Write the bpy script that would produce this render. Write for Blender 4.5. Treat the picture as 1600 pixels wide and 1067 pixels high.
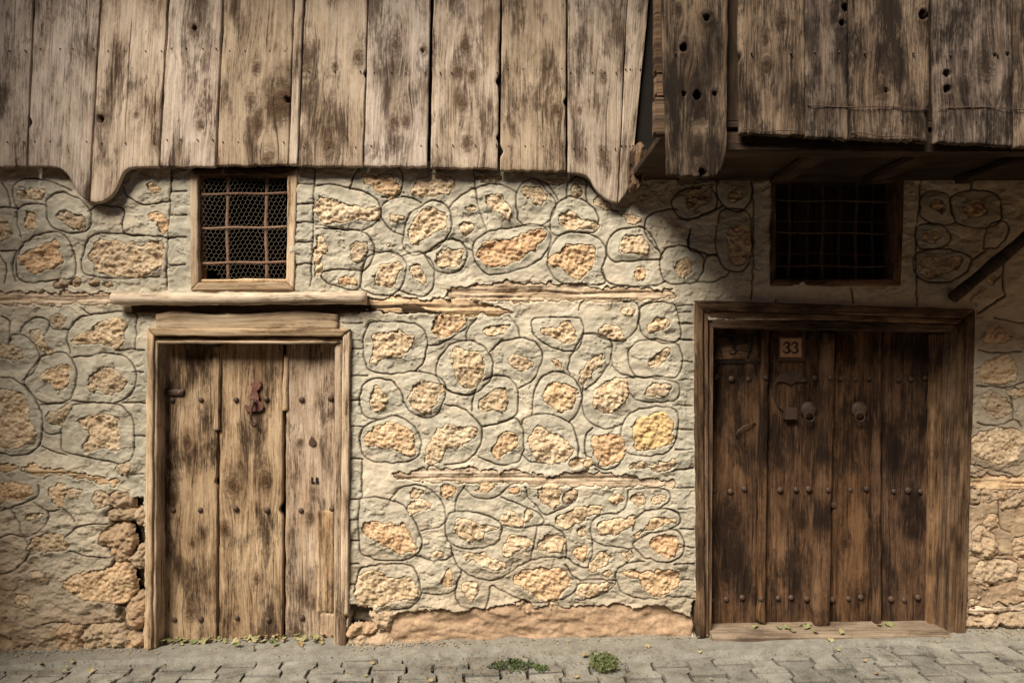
import bpy, math, random
import numpy as np
from mathutils import Vector

# ------------------------------------------------------------------ camera, light
for o in list(bpy.data.objects):
    bpy.data.objects.remove(o)
scene = bpy.context.scene
C = scene.collection
S = 270.0                 # photograph pixels per metre on the wall plane
CX, CY = 800.0, 533.5
D = 3.9                   # camera distance from wall
CZ = 1.785                # eye height
cam_d = bpy.data.cameras.new('camera')
cam_d.sensor_width = 36.0
cam_d.lens = 36.0 * D * S / 1600.0
cam_d.clip_start = 0.05
cam_d.clip_end = 500
cam = bpy.data.objects.new('camera', cam_d)
cam.location = (0, -D, CZ)
cam.rotation_euler = (math.radians(90), 0, 0)
C.objects.link(cam)
scene.camera = cam
world = bpy.data.worlds.new('World')
scene.world = world
world.use_nodes = True
wn = world.node_tree
bg = wn.nodes['Background']
sky = wn.nodes.new('ShaderNodeTexSky')
sky.sky_type = 'NISHITA'
sky.sun_disc = False
SUNV = Vector((-0.72, -1.0, 1.45))         # towards the sun
sky.sun_elevation = math.atan2(SUNV.z, math.hypot(SUNV.x, SUNV.y))
sky.sun_rotation = math.atan2(SUNV.x, SUNV.y) % (2 * math.pi)
sky.air_density = 0.5
sky.dust_density = 0.4
sky.ozone_density = 0.4
bg.inputs[1].default_value = 0.05
wn.links.new(sky.outputs[0], bg.inputs[0])
sl = bpy.data.lights.new('sun', 'SUN')
sl.energy = 5.0
sl.angle = math.radians(29)
sl.color = (1.0, 0.905, 0.765)
sun = bpy.data.objects.new('sun', sl)
sun.rotation_euler = (-SUNV).to_track_quat('-Z', 'Y').to_euler()
sun.location = (-3, -6, 8)
C.objects.link(sun)
scene.view_settings.view_transform = 'Standard'
scene.view_settings.look = 'None'
scene.view_settings.gamma = 1.0
scene.view_settings.exposure = 0.62
scene.view_settings.use_curve_mapping = False

# ------------------------------------------------------------------ helpers
rng = random.Random(7)
_T = np.random.RandomState(11).rand(16, 256, 256).astype(np.float32)
def vn(x, y, s=0):
    x = np.asarray(x, dtype=np.float64); y = np.asarray(y, dtype=np.float64)
    xi = np.floor(x).astype(np.int64); yi = np.floor(y).astype(np.int64)
    fx = x - xi; fy = y - yi
    fx = fx * fx * (3 - 2 * fx); fy = fy * fy * (3 - 2 * fy)
    T = _T[s % 16]
    a = T[xi & 255, yi & 255]; b = T[(xi + 1) & 255, yi & 255]
    c = T[xi & 255, (yi + 1) & 255]; d = T[(xi + 1) & 255, (yi + 1) & 255]
    return (a + (b - a) * fx) * (1 - fy) + (c + (d - c) * fx) * fy - 0.5
def fbm(x, y, n=4, s=0, g=0.5):
    r = 0; a = 1.0
    for i in range(n):
        r = r + a * vn(x * 2 ** i + 17.3 * i, y * 2 ** i + 9.1 * i, s + i); a *= g
    return r
def ss(a, b, x):
    t = np.clip((x - a) / (b - a), 0, 1)
    return t * t * (3 - 2 * t)
def W(px, py, p=0.0):
    k = (D - p) / D
    return ((px - CX) / S * k, -p, CZ - (py - CY) / S * k)
def spline(pts, closed, n=6):
    P = np.array(pts, dtype=float); m = len(P); out = []
    for i in range(m if closed else m - 1):
        if closed:
            a, b, c, d = P[(i - 1) % m], P[i], P[(i + 1) % m], P[(i + 2) % m]
        else:
            a, b, c, d = P[max(i - 1, 0)], P[i], P[i + 1], P[min(i + 2, m - 1)]
        for k in range(n):
            t = k / n
            out.append(0.5 * ((2 * b) + (c - a) * t + (2 * a - 5 * b + 4 * c - d) * t * t + (3 * b - a - 3 * c + d) * t ** 3))
    if not closed: out.append(P[-1])
    return np.array(out)
def seg_dist(X, Y, P, closed):
    d2 = np.full(X.shape, 1e9)
    m = len(P)
    for i in range(m if closed else m - 1):
        a = P[i]; b = P[(i + 1) % m]; e = b - a; L = e @ e + 1e-9
        t = np.clip(((X - a[0]) * e[0] + (Y - a[1]) * e[1]) / L, 0, 1)
        d2 = np.minimum(d2, (X - a[0] - t * e[0]) ** 2 + (Y - a[1] - t * e[1]) ** 2)
    return np.sqrt(d2)
def inside(X, Y, P):
    r = np.zeros(X.shape, bool); m = len(P)
    for i in range(m):
        x1, y1 = P[i]; x2, y2 = P[(i + 1) % m]
        if y1 == y2: continue
        r ^= ((y1 > Y) != (y2 > Y)) & (X < (x2 - x1) * (Y - y1) / (y2 - y1) + x1)
    return r
def rag(X, Y, amp):           # ragged edge noise shared by plaster and stones
    return amp * (1.5 * vn(X / 13.0, Y / 13.0, 3) + 1.0 * vn(X / 6.0, Y / 6.0, 4) + 0.6 * vn(X / 2.9, Y / 2.9, 5))
def sdf(X, Y, P, amp):
    d = seg_dist(X, Y, P, True)
    return np.where(inside(X, Y, P), -d, d) + rag(X, Y, amp)

def new_mesh(name, V, F, attrs=None, smooth=True):
    me = bpy.data.meshes.new(name)
    V = np.asarray(V, dtype=np.float32)
    if isinstance(F, np.ndarray):
        n = F.shape[1]
        me.vertices.add(len(V)); me.vertices.foreach_set('co', V.ravel())
        me.loops.add(F.size); me.loops.foreach_set('vertex_index', F.astype(np.int32).ravel())
        me.polygons.add(len(F)); me.polygons.foreach_set('loop_start', np.arange(0, F.size, n, dtype=np.int32))
        me.update(calc_edges=True)
    else:
        me.from_pydata([tuple(v) for v in V], [], F); me.update()
    if attrs:
        for k, a in attrs.items():
            at = me.attributes.new(k, 'FLOAT_VECTOR', 'POINT')
            at.data.foreach_set('vector', np.asarray(a, dtype=np.float32).ravel())
    if smooth:
        me.polygons.foreach_set('use_smooth', np.ones(len(me.polygons), bool))
    return me
def obj(name, V, F, mat, parent=None, attrs=None, smooth=True, kind=None):
    V = np.asarray(V, dtype=float)
    c = (V.min(0) + V.max(0)) / 2
    me = new_mesh(name, V - c, F, attrs, smooth)
    me.materials.append(mat)
    o = bpy.data.objects.new(name, me); C.objects.link(o)
    if parent is not None:
        o.parent = parent; o.location = Vector(c) - parent.location
    else:
        o.location = c
    if kind: o['kind'] = kind
    return o
def tag(o, label, cat, group=None):
    o['label'] = label; o['category'] = cat
    if group: o['group'] = group
    return o
def thing(name, loc, label, cat, group=None):
    o = bpy.data.objects.new(name, None); o.empty_display_size = 0.1
    o.location = loc; C.objects.link(o)
    return tag(o, label, cat, group)
def boxmesh(x0, x1, y0, y1, z0, z1):
    V = [(x, y, z) for x in (x0, x1) for y in (y0, y1) for z in (z0, z1)]
    F = [(0, 1, 3, 2), (4, 6, 7, 5), (0, 4, 5, 1), (2, 3, 7, 6), (0, 2, 6, 4), (1, 5, 7, 3)]
    return V, F
def tube(path, rad, n=8, cap=True):
    P = [Vector(p) for p in path]; V = []; F = []
    R = rad if isinstance(rad, (list, tuple)) else [rad] * len(P)
    prev = None
    for i, p in enumerate(P):
        t = (P[min(i + 1, len(P) - 1)] - P[max(i - 1, 0)]).normalized()
        if prev is None:
            a = t.orthogonal().normalized()
        else:
            a = (prev - t * prev.dot(t)).normalized()
        prev = a; b = t.cross(a)
        for k in range(n):
            an = 2 * math.pi * k / n
            V.append(tuple(p + (a * math.cos(an) + b * math.sin(an)) * R[i]))
    for i in range(len(P) - 1):
        for k in range(n):
            F.append((i * n + k, i * n + (k + 1) % n, (i + 1) * n + (k + 1) % n, (i + 1) * n + k))
    if cap:
        F.append(tuple(range(n))[::-1]); F.append(tuple(range((len(P) - 1) * n, len(P) * n)))
    return V, F

# ------------------------------------------------------------------ materials
class NT:
    def __init__(s, name, rough=0.9, spec=0.25):
        s.m = bpy.data.materials.new(name); s.m.use_nodes = True
        s.t = s.m.node_tree; s.b = s.t.nodes['Principled BSDF']
        s.b.inputs['Roughness'].default_value = rough
        s.b.inputs['Specular IOR Level'].default_value = spec
    def n(s, typ, **kw):
        nd = s.t.nodes.new(typ)
        for k, v in kw.items(): setattr(nd, k, v)
        return nd
    def set(s, sock, v):
        if hasattr(v, 'is_linked') or hasattr(v, 'links'): s.t.links.new(v, sock)
        else: sock.default_value = v
    def math(s, op, a, b=0.0, c=0.0, clamp=False):
        nd = s.n('ShaderNodeMath', operation=op); nd.use_clamp = clamp
        s.set(nd.inputs[0], a); s.set(nd.inputs[1], b); s.set(nd.inputs[2], c)
        return nd.outputs[0]
    def comb(s, x, y, z):
        nd = s.n('ShaderNodeCombineXYZ')
        s.set(nd.inputs[0], x); s.set(nd.inputs[1], y); s.set(nd.inputs[2], z)
        return nd.outputs[0]
    def sep(s, v):
        nd = s.n('ShaderNodeSeparateXYZ'); s.set(nd.inputs[0], v); return nd.outputs
    def noise(s, vec, scale, detail=4, rough=0.55, dist=0.0):
        nd = s.n('ShaderNodeTexNoise'); s.set(nd.inputs['Vector'], vec)
        nd.inputs['Scale'].default_value = scale; nd.inputs['Detail'].default_value = detail
        nd.inputs['Roughness'].default_value = rough; nd.inputs['Distortion'].default_value = dist
        return nd.outputs['Fac']
    def ramp(s, f, stops):
        nd = s.n('ShaderNodeValToRGB'); s.set(nd.inputs[0], f)
        el = nd.color_ramp.elements
        while len(el) < len(stops): el.new(0.5)
        for e, (p, c) in zip(el, stops):
            e.position = p; e.color = (c[0], c[1], c[2], 1) if not isinstance(c, (int, float)) else (c, c, c, 1)
        return nd.outputs[0]
    def mix(s, f, a, b, mode='MIX'):
        nd = s.n('ShaderNodeMix', data_type='RGBA', blend_type=mode)
        s.set(nd.inputs[0], f)
        for i, v in ((6, a), (7, b)):
            if isinstance(v, tuple): nd.inputs[i].default_value = (v[0], v[1], v[2], 1)
            else: s.set(nd.inputs[i], v)
        return nd.outputs[2]
    def attr(s, name):
        nd = s.n('ShaderNodeAttribute'); nd.attribute_name = name; return nd.outputs['Vector']
    def rnd(s):
        return s.n('ShaderNodeObjectInfo').outputs['Random']
    def pos(s):
        return s.n('ShaderNodeNewGeometry').outputs['Position']
    def bump(s, h, dist, strength=1.0, prev=None):
        nd = s.n('ShaderNodeBump'); nd.inputs['Distance'].default_value = dist
        nd.inputs['Strength'].default_value = strength; s.set(nd.inputs['Height'], h)
        if prev is not None: s.set(nd.inputs['Normal'], prev)
        return nd.outputs[0]
    def done(s, col, normal=None, rough=None):
        s.set(s.b.inputs['Base Color'], col)
        if normal is not None: s.set(s.b.inputs['Normal'], normal)
        if rough is not None: s.set(s.b.inputs['Roughness'], rough)
        return s.m

def wood(name, light, mid, dark, stain=0.6, lo=0.415, hi=0.565, var=0.25, s0=.53):
    m = NT(name, 0.88, 0.2)
    g = m.sep(m.attr('grain')); r = m.rnd()
    ro = m.math('MULTIPLY', r, 37.0)
    gx, gz, kd = g[0], g[1], g[2]
    fine = m.noise(m.comb(gx, m.math('MULTIPLY', gz, 0.03), ro), 210, 5, 0.7)
    streak = m.noise(m.comb(gx, m.math('MULTIPLY', gz, 0.035), ro), 62, 4, 0.6)
    patch = m.noise(m.comb(gx, m.math('MULTIPLY', gz, 0.42), ro), 7.0, 6, 0.62)
    speck = m.noise(m.comb(gx, m.math('MULTIPLY', gz, 0.35), ro), 95, 4, 0.7)
    t = m.math('ADD', m.math('MULTIPLY', fine, 0.30), m.math('MULTIPLY', streak, 0.20))
    t = m.math('ADD', t, m.math('MULTIPLY', patch, 0.36))
    t = m.math('ADD', t, m.math('MULTIPLY', speck, 0.14))
    col = m.ramp(t, [(lo, dark), (lo + .055, mid), (hi, light)])
    # weather stains: soft clouds, broken up along the fibres
    big = m.noise(m.comb(gx, m.math('MULTIPLY', gz, 0.42), m.math('ADD', ro, 5.0)), 6.0, 6, 0.62, 0.15)
    fib = m.noise(m.comb(gx, m.math('MULTIPLY', gz, 0.07), m.math('ADD', ro, 8.0)), 110, 5, 0.72)
    st = m.math('ADD', m.math('MULTIPLY', big, 0.58), m.math('MULTIPLY', m.math('ADD', m.math('MULTIPLY', fib, .6), m.math('MULTIPLY', speck, .4)), 0.42))
    sf = m.ramp(st, [(s0 - .012, 0.0), (s0 + .022, 0.55), (s0 + .075, 1.0)])
    col = m.mix(m.math('MULTIPLY', sf, stain), col, (dark[0] * .8, dark[1] * .75, dark[2] * .7))
    # warm freshly worn streaks
    wf = m.noise(m.comb(gx, m.math('MULTIPLY', gz, 0.1), m.math('ADD', ro, 11.0)), 16, 3, 0.5)
    wf = m.ramp(wf, [(0.58, 0.0), (0.74, 0.4)])
    col = m.mix(wf, col, (min(light[0] * 1.0, 1), light[1] * .9, light[2] * .74))
    # drying cracks
    ck = m.noise(m.comb(gx, m.math('MULTIPLY', gz, 0.012), m.math('ADD', ro, 3.0)), 95, 2, 0.5)
    cf = m.ramp(ck, [(0.27, 1.0), (0.325, 0.0)])
    col = m.mix(m.math('MULTIPLY', cf, 0.75), col, (dark[0] * .4, dark[1] * .4, dark[2] * .4))
    # knots
    kd = m.math('ADD', kd, m.math('MULTIPLY', m.math('SUBTRACT', m.noise(m.comb(gx, gz, ro), 55, 4, 0.65), 0.5), 1.7))
    rings = m.math('SINE', m.math('MULTIPLY', kd, 13.0))
    kf = m.ramp(m.math('MULTIPLY', kd, 0.5), [(0.0, 1.0), (0.18, 0.88), (0.28, 0.6), (0.36, 0.82), (0.45, 0.36), (0.75, 0.14), (1.0, 0.0)])
    kcol = m.mix(m.math('MULTIPLY_ADD', rings, 0.12, 0.14), (dark[0] * .7, dark[1] * .6, dark[2] * .5), (mid[0], mid[1] * .85, mid[2] * .7))
    col = m.mix(kf, col, kcol)
    v = m.math('MULTIPLY_ADD', r, var * 2, 1.0 - var)
    r2 = m.math('FRACT', m.math('MULTIPLY', r, 7.31))
    vb = m.math('MULTIPLY', v, m.math('MULTIPLY_ADD', r2, 0.30, 0.85))
    vg = m.math('MULTIPLY', v, m.math('MULTIPLY_ADD', r2, 0.09, 0.92))
    col = m.mix(1.0, col, m.comb(v, vg, vb), 'MULTIPLY')
    h = m.math('ADD', m.math('MULTIPLY', fine, 0.8), m.math('MULTIPLY', streak, 0.4))
    h = m.math('SUBTRACT', h, m.math('MULTIPLY', cf, 0.8))
    return m.done(col, m.bump(h, 0.004, 0.8))

M = {}
M['pale'] = wood('weathered_pine', (.62, .525, .40), (.37, .295, .21), (.070, .043, .027), .9, s0=.518, var=.16)
M['grey'] = wood('grey_old_pine', (.26, .20, .142), (.105, .075, .05), (.018, .012, .008), .97, s0=.485)
M['door'] = wood('brown_door_wood', (.56, .445, .305), (.29, .205, .125), (.042, .025, .015), .92, s0=.512, var=.1)
M['dark'] = wood('dark_door_wood', (.17, .098, .05), (.068, .037, .019), (.014, .008, .005), .9, s0=.495, var=.12)
M['peeled'] = wood('peeled_log_wood', (.72, .64, .51), (.50, .43, .33), (.16, .12, .085), .35, var=.05)
M['frame'] = wood('pale_frame_wood', (.62, .50, .345), (.38, .285, .175), (.07, .043, .024), .6)
M['dframe'] = wood('brown_frame_wood', (.25, .163, .092), (.11, .067, .036), (.022, .013, .008), .8, s0=.51)
M['beam'] = wood('bare_beam_wood', (.70, .57, .39), (.50, .38, .235), (.15, .095, .052), .45)
M['dusty'] = wood('dusty_threshold_wood', (.25, .205, .15), (.155, .12, .083), (.05, .036, .025), .7)
M['dark_beam'] = wood('dark_beam_wood', (.07, .045, .026), (.036, .023, .014), (.012, .008, .005), .5)  # very dark brown wood for undersides, braces and recessed boards

def make_plaster():
    m = NT('lime_plaster', 0.92, 0.2)
    a = m.sep(m.attr('mask')); p = m.pos()
    n1 = m.noise(p, 5, 5, 0.6); n2 = m.noise(p, 22, 5, 0.62); n3 = m.noise(p, 170, 4, 0.65)
    cream = m.ramp(n2, [(0.3, (.50, .425, .31)), (0.55, (.66, .585, .455)), (0.75, (.74, .67, .54))])
    grey = m.ramp(n2, [(0.3, (.29, .275, .215)), (0.6, (.43, .415, .34)), (0.8, (.53, .51, .42))])
    hf = m.math('MULTIPLY_ADD', m.math('SUBTRACT', n1, 0.5), 1.1, a[1], clamp=True)
    col = m.mix(hf, cream, grey)
    dirt_tone = m.math('MULTIPLY_ADD', m.math('SUBTRACT', n2, 0.5), 1.3, a[2], clamp=True)
    col = m.mix(dirt_tone, col, m.ramp(n1, [(0.3, (.22, .15, .095)), (0.7, (.41, .295, .19))]))
    col = m.mix(m.ramp(n3, [(0.32, 0.5), (0.44, 0.0)]), col, (.26, .2, .13))
    col = m.mix(m.math('MULTIPLY', a[0], 0.95), col, (.075, .052, .034))
    h = m.math('ADD', m.math('MULTIPLY', n3, 0.35), m.noise(p, 45, 5, 0.65))
    return m.done(col, m.bump(h, 0.006, 0.4))
M['plaster'] = make_plaster()
def make_stone():
    m = NT('sandy_stone', 0.95, 0.15)
    p = m.pos(); r = m.rnd(); a = m.sep(m.attr('mask'))
    n1 = m.noise(p, 14, 5, 0.65); n2 = m.noise(p, 75, 5, 0.7)
    base = m.ramp(m.math('MULTIPLY_ADD', n2, 0.6, m.math('MULTIPLY', n1, 0.4)),
                  [(0.34, (.36, .235, .14)), (0.47, (.65, .49, .325)), (0.60, (.83, .71, .535))])
    tint = m.ramp(r, [(0.0, (.95, .80, .68)), (0.2, (1.0, .92, .82)), (0.45, (1.0, 1.0, .98)), (0.65, (.98, .95, .90)), (0.8, (.72, .72, .71)), (1.0, (1.0, .97, .90))])
    col = m.mix(1.0, base, tint, 'MULTIPLY')
    col = m.mix(m.math('MULTIPLY', a[0], .75), col, (.74, .52, .24))
    col = m.mix(m.math('MULTIPLY', a[1], m.ramp(n1, [(0.35, .45), (0.65, 1.0)])), col, (.33, .24, .165))
    h = m.math('ADD', n2, m.math('MULTIPLY', m.noise(p, 190, 3, 0.6), 0.5))
    return m.done(col, m.bump(h, 0.012, 0.8))
M['stone'] = make_stone()
def simple(name, c1, c2, scale=40, bumpd=0.006, rough=0.9, spec=0.2, metal=0.0):
    m = NT(name, rough, spec); p = m.pos()
    m.b.inputs['Metallic'].default_value = metal
    n = m.noise(p, scale, 6, 0.65); n0 = m.noise(p, scale * .17, 4, 0.6)
    f = m.math('MULTIPLY_ADD', n, 0.55, m.math('MULTIPLY', n0, 0.45))
    col = m.ramp(f, [(0.35, c1), (0.65, c2)])
    return m.done(col, m.bump(n, bumpd, 0.8))
M['mortar'] = simple('pink_earth_mortar', (.30, .195, .12), (.55, .39, .26), 120, .005)
M['concrete'] = simple('grey_concrete', (.15, .14, .118), (.29, .275, .235), 90, .006)
M['crumb'] = simple('plaster_crumb', (.16, .125, .085), (.40, .33, .24), 25, .002)
M['earth'] = simple('joint_earth', (.03, .023, .016), (.085, .065, .045), 60, .01)
M['iron'] = simple('rusty_iron', (.035, .022, .016), (.11, .065, .042), 120, .002, .6, .4)
M['rust'] = simple('rusty_bar', (.13, .07, .045), (.30, .18, .115), 90, .002, .75, .3)
M['redrust'] = simple('red_painted_iron', (.07, .035, .026), (.24, .10, .07), 160, .002, .7, .3)
M['wire'] = simple('galvanised_wire', (.16, .12, .085), (.30, .24, .17), 80, .001, .6, .4)
M['room'] = simple('shade_black_wall', (.006, .005, .004), (.014, .011, .008), 10, .004)  # near-black colour stands in for shade inside rooms and behind the gap
M['plate'] = simple('ochre_plate_enamel', (.42, .23, .115), (.56, .33, .18), 30, .0005, .45, .4)
M['ink'] = simple('black_paint', (.008, .007, .006), (.016, .014, .012), 60, .0005, .6, .3)
def make_paver():
    m = NT('paver_concrete', 0.9, 0.2); p = m.pos(); r = m.rnd()
    n = m.noise(p, 130, 5, 0.7); n0 = m.noise(p, 7, 5, 0.6)
    col = m.ramp(m.math('MULTIPLY_ADD', n, .5, m.math('MULTIPLY', n0, .5)), [(0.37, (.085, .079, .066)), (0.49, (.205, .194, .165)), (0.62, (.31, .297, .257))])
    v = m.math('MULTIPLY_ADD', r, .3, .85)
    col = m.mix(1.0, col, m.comb(v, v, v), 'MULTIPLY')
    return m.done(col, m.bump(n, .004, .7))
M['paver'] = make_paver()
def make_leaf(name, c1, c2, c3):
    m = NT(name, 0.7, 0.3); r = m.rnd(); p = m.pos()
    f = m.math('ADD', m.math('MULTIPLY', r, .6), m.math('MULTIPLY', m.noise(p, 60, 3), .4))
    return m.done(m.ramp(f, [(0.15, c1), (0.5, c2), (0.85, c3)]))
M['leaf'] = make_leaf('fallen_leaf', (.22, .20, .09), (.38, .33, .17), (.26, .16, .08))
M['gleaf'] = make_leaf('green_leaf', (.12, .15, .05), (.20, .22, .08), (.28, .27, .12))
M['weed'] = make_leaf('weed_green', (.035, .05, .016), (.075, .10, .03), (.15, .15, .06))
M['litter'] = make_leaf('brown_litter', (.10, .055, .03), (.22, .14, .07), (.42, .34, .17))

# ------------------------------------------------------------------ the street and its ground
def GZ(x, y=0.0):
    return 0.035 + 0.0218 * x - 0.01 * max(0.0, -y)
V = []; F = []
xs = [-200, -40, -8, 8, 40, 200]; ys = [-200, -40, -6, 0.6, 40, 200]
for y in ys:
    for x in xs:
        V.append((x, y, 0.035 + 0.0218 * max(-8, min(8, x)) - 0.01 * min(8, max(0, -y)) - 0.040))
for j in range(5):
    for i in range(5):
        F.append((j * 6 + i, j * 6 + i + 1, j * 6 + 7 + i, j * 6 + 6 + i))
ground = obj('ground', V, F, M['earth'], kind='structure', smooth=False)

# ------------------------------------------------------------------ the wall: incised plaster over stones
# traced in patches: (origin x, origin y, scale) then lines ('o' open, 'c' closed) and stone outlines
WALL = []
WALL.append(((460, 240, 2.424), """
o 212,135 222,90 250,55
o 395,50 412,90 408,140 380,165 330,168
o 80,125 130,120 200,130 270,150 320,185 328,230 310,260 270,285 200,292 80,270
o 85,285 200,290 265,300 298,340 300,390 270,440 240,445 140,440 105,455
o 105,455 110,480 160,505 240,515 255,450
c 250,505 255,450 280,390 340,372 395,380 425,420 415,480 385,530 330,537 280,525
o 415,385 470,375 510,400 532,445 525,500 500,540 440,535 400,520
c 520,180 570,195 595,240 590,300 550,350 490,380 440,385 412,340 420,270 450,220
o 330,240 335,195 370,172 430,165 480,185
o 330,240 360,285 410,312
o 300,370 360,375 410,390
c 500,380 560,335 610,325 650,355 655,400 625,440 580,455 530,440 505,405
o 585,205 630,160 690,130 750,117 810,130 840,150
o 680,60 685,130 700,210 730,295
o 600,320 640,345 670,370
c 690,330 740,295 820,280 900,268 950,280 972,320 950,380 890,425 800,455 730,455 685,410 675,365
c 840,160 865,115 915,92 955,140 990,185 975,240 940,270 880,275 850,250
o 915,92 960,120 1000,175
c 1000,185 1040,165 1100,180 1145,220 1152,270 1130,300 1060,300 985,310 970,270 975,225
o 1030,170 1035,120 1060,90 1100,95 1130,130 1180,200 1230,220
o 1105,100 1108,180
c 985,330 1030,300 1100,300 1160,330 1185,380 1165,440 1175,490 1100,497 1010,490 970,450 960,390
c 1190,330 1230,290 1300,280 1340,290 1385,370 1390,400 1300,405 1215,410 1185,380
c 1400,370 1440,350 1500,355 1545,390 1550,440 1520,485 1460,495 1405,485 1385,430
o 1170,440 1190,490 1270,505 1370,500 1405,485
o 1385,370 1340,320 1330,260 1370,220 1450,210
c 1430,200 1450,150 1520,125 1590,140 1600,200 1560,230 1480,245
o 1550,440 1560,390 1600,380
o 1500,300 1500,360 1600,385
o 78,60 72,300 62,500
o 5,115 75,117
o 5,192 75,190
o 5,262 75,262
o 5,335 72,337
o 5,420 68,419
""", """
255,85 300,80 370,95 398,125 380,160 340,155 290,125
480,90 560,85 600,105 590,140 545,160 460,160 455,135
700,85 780,85 775,103 710,103
90,170 130,170 200,195 270,215 310,210 305,255 230,245 140,265 85,240
80,320 110,320 118,370 100,400 110,430 85,455 75,390
215,350 245,340 275,345 268,390 245,410 215,395
170,470 205,462 230,475 225,495 175,497
305,455 350,425 395,415 405,440 380,490 320,505 300,490
440,440 465,425 495,465 490,487 450,480
368,240 400,232 415,240 400,262 375,258
445,270 500,215 545,210 575,245 565,285 510,310 470,345 430,335
540,390 560,365 630,370 638,395 620,425 570,430 537,415
625,290 640,265 660,260 675,280 660,305 640,310
645,205 665,198 680,210 660,222
725,165 785,160 800,190 820,210 815,240 790,240 735,200
870,140 920,125 955,155 925,195 895,180
1050,140 1070,125 1085,160 1060,165
700,360 750,330 830,325 870,300 940,290 940,340 890,370 850,410 760,430 710,415
1005,235 1040,222 1085,245 1145,270 1130,285 1070,285 1020,290
970,400 1010,370 1050,350 1135,355 1130,420 1080,475 1030,450 975,420
1225,365 1250,325 1300,315 1335,345 1325,380 1260,375
1285,460 1310,435 1335,445 1320,480 1300,480
1440,420 1480,395 1510,420 1500,455 1460,470
1240,240 1270,225 1310,250 1290,270
1130,180 1160,165 1200,195 1180,215
350,345 365,328 380,345 360,353
965,100 1010,95 1025,105 985,118
"""))
WALL.append(((520, 460, 2.7586), """
c 150,140 180,120 300,120 380,140 408,190 400,260 370,320 290,340 200,340 145,310 130,220
o 410,222 470,210 540,170 575,140 580,100
o 575,195 580,150 620,105
o 760,95 795,140 808,190
c 560,200 610,205 665,240 690,300 680,360 640,410 580,435 510,420 455,370 445,320 470,260 510,215
o 680,248 720,208 800,190 870,205 902,260 885,330 850,380 800,408
c 860,110 900,97 1040,100 1075,115 1080,180 1050,240 980,240 900,205 860,160
o 1060,70 1075,35 1120,22 1230,30 1305,35 1325,90 1300,160 1240,200 1180,195 1130,175 1080,170
c 1325,60 1370,35 1440,35 1480,60 1495,120 1495,195 1430,210 1360,190 1325,150
o 1080,172 1140,170 1200,200 1205,250 1180,320 1130,380 1090,410
o 1080,180 1040,240 1015,310 1025,345
c 1275,270 1290,220 1350,195 1440,200 1490,220 1505,290 1480,355 1400,355 1320,360 1285,320
o 1200,260 1210,310 1250,345 1300,355
c 1270,360 1350,360 1470,375 1497,410 1480,455 1430,465 1320,460 1285,430 1270,390
o 300,465 295,420 260,378 210,362 150,372 120,420 118,490 140,530 200,540 260,525 310,540 360,580 380,630 370,690 320,722 230,725 150,710 120,660 118,600 145,565 200,540
o 355,330 430,345 475,370 487,410 475,470 440,520 395,535 340,510 305,465
o 487,410 520,425 580,435
o 600,500 610,430 640,375 700,352 760,360 795,410 800,480 790,520 730,550 650,570
o 860,520 865,450 885,380 930,340 990,335 1040,365 1072,420 1065,490 1020,555
o 1080,400 1075,470 1090,530 1140,570 1200,580 1250,555
c 1250,560 1290,510 1380,487 1470,490 1490,540 1480,630 1440,680 1350,695 1270,685 1240,630
o 485,475 540,485 600,520 640,570 645,620 620,680 560,725 480,735
o 645,570 720,555 790,535 820,590 820,680 790,725 700,730 630,700
o 815,560 830,535 900,515 980,530 1035,570 1058,640 1055,720
o 820,690 860,722 980,728
o 1120,575 1090,610 1085,670 1110,725 1170,755 1230,735 1260,690
o 125,715 122,828
o 40,122 125,125
o 62,235 130,236
o 62,350 150,350
o 62,455 118,455
o 62,568 130,568
o 62,708 130,712
o 1495,50 1552,48
o 1495,130 1552,128
o 1495,195 1552,196
o 1500,290 1552,290
o 1490,370 1552,366
o 1470,478 1552,480
o 1490,583 1552,582
o 1480,668 1552,666
o 1460,760 1555,748
""", """
175,165 240,175 260,165 350,175 350,205 320,235 300,265 230,275 165,295 180,230
430,145 440,115 480,95 560,98 545,160 500,180 440,185
655,150 680,135 765,120 770,140 720,175 670,175
520,240 570,232 640,260 655,340 630,385 590,405 545,370 520,300
750,285 790,262 855,295 830,330 800,325
905,150 960,140 1020,115 1050,150 1040,195 1000,212 950,190
1150,165 1180,135 1230,140 1260,190 1210,200
1250,70 1280,55 1305,75 1270,88
1350,150 1385,105 1440,105 1435,140 1380,170
945,285 965,280 990,300 980,315
1070,330 1085,300 1140,260 1160,265 1150,300 1110,340 1080,385 1065,370
1365,295 1420,240 1445,240 1440,280 1380,310
165,440 185,400 200,405 240,450 230,470 180,505 165,495
330,440 370,380 470,400 465,430 430,490 390,505 340,470
625,480 640,450 690,415 745,405 755,450 750,500 690,495 640,505
910,420 930,380 1000,385 1050,410 1035,470 1020,500 950,495 915,460
1130,430 1180,380 1250,365 1275,410 1265,460 1200,510 1125,490
1350,425 1380,385 1455,390 1455,415 1420,435 1355,440
145,600 200,570 260,547 330,585 355,640 340,695 270,675 150,640
400,690 430,610 470,565 540,570 615,575 610,610 560,650 490,670 460,720 400,720
690,670 720,610 780,590 790,650 740,680 710,705 692,690
850,620 885,570 940,590 1015,630 1030,690 980,725 890,720 855,680
1115,620 1190,595 1245,610 1260,690 1220,725 1170,745 1130,690
Y 1285,595 1310,550 1390,515 1455,540 1460,640 1400,655 1320,665 1300,625
1280,740 1320,722 1400,730 1470,715 1450,750 1410,765 1340,750
1020,715 1050,705 1070,722 1050,745 1025,738
1075,715 1100,705 1115,725 1095,745
"""))
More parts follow.
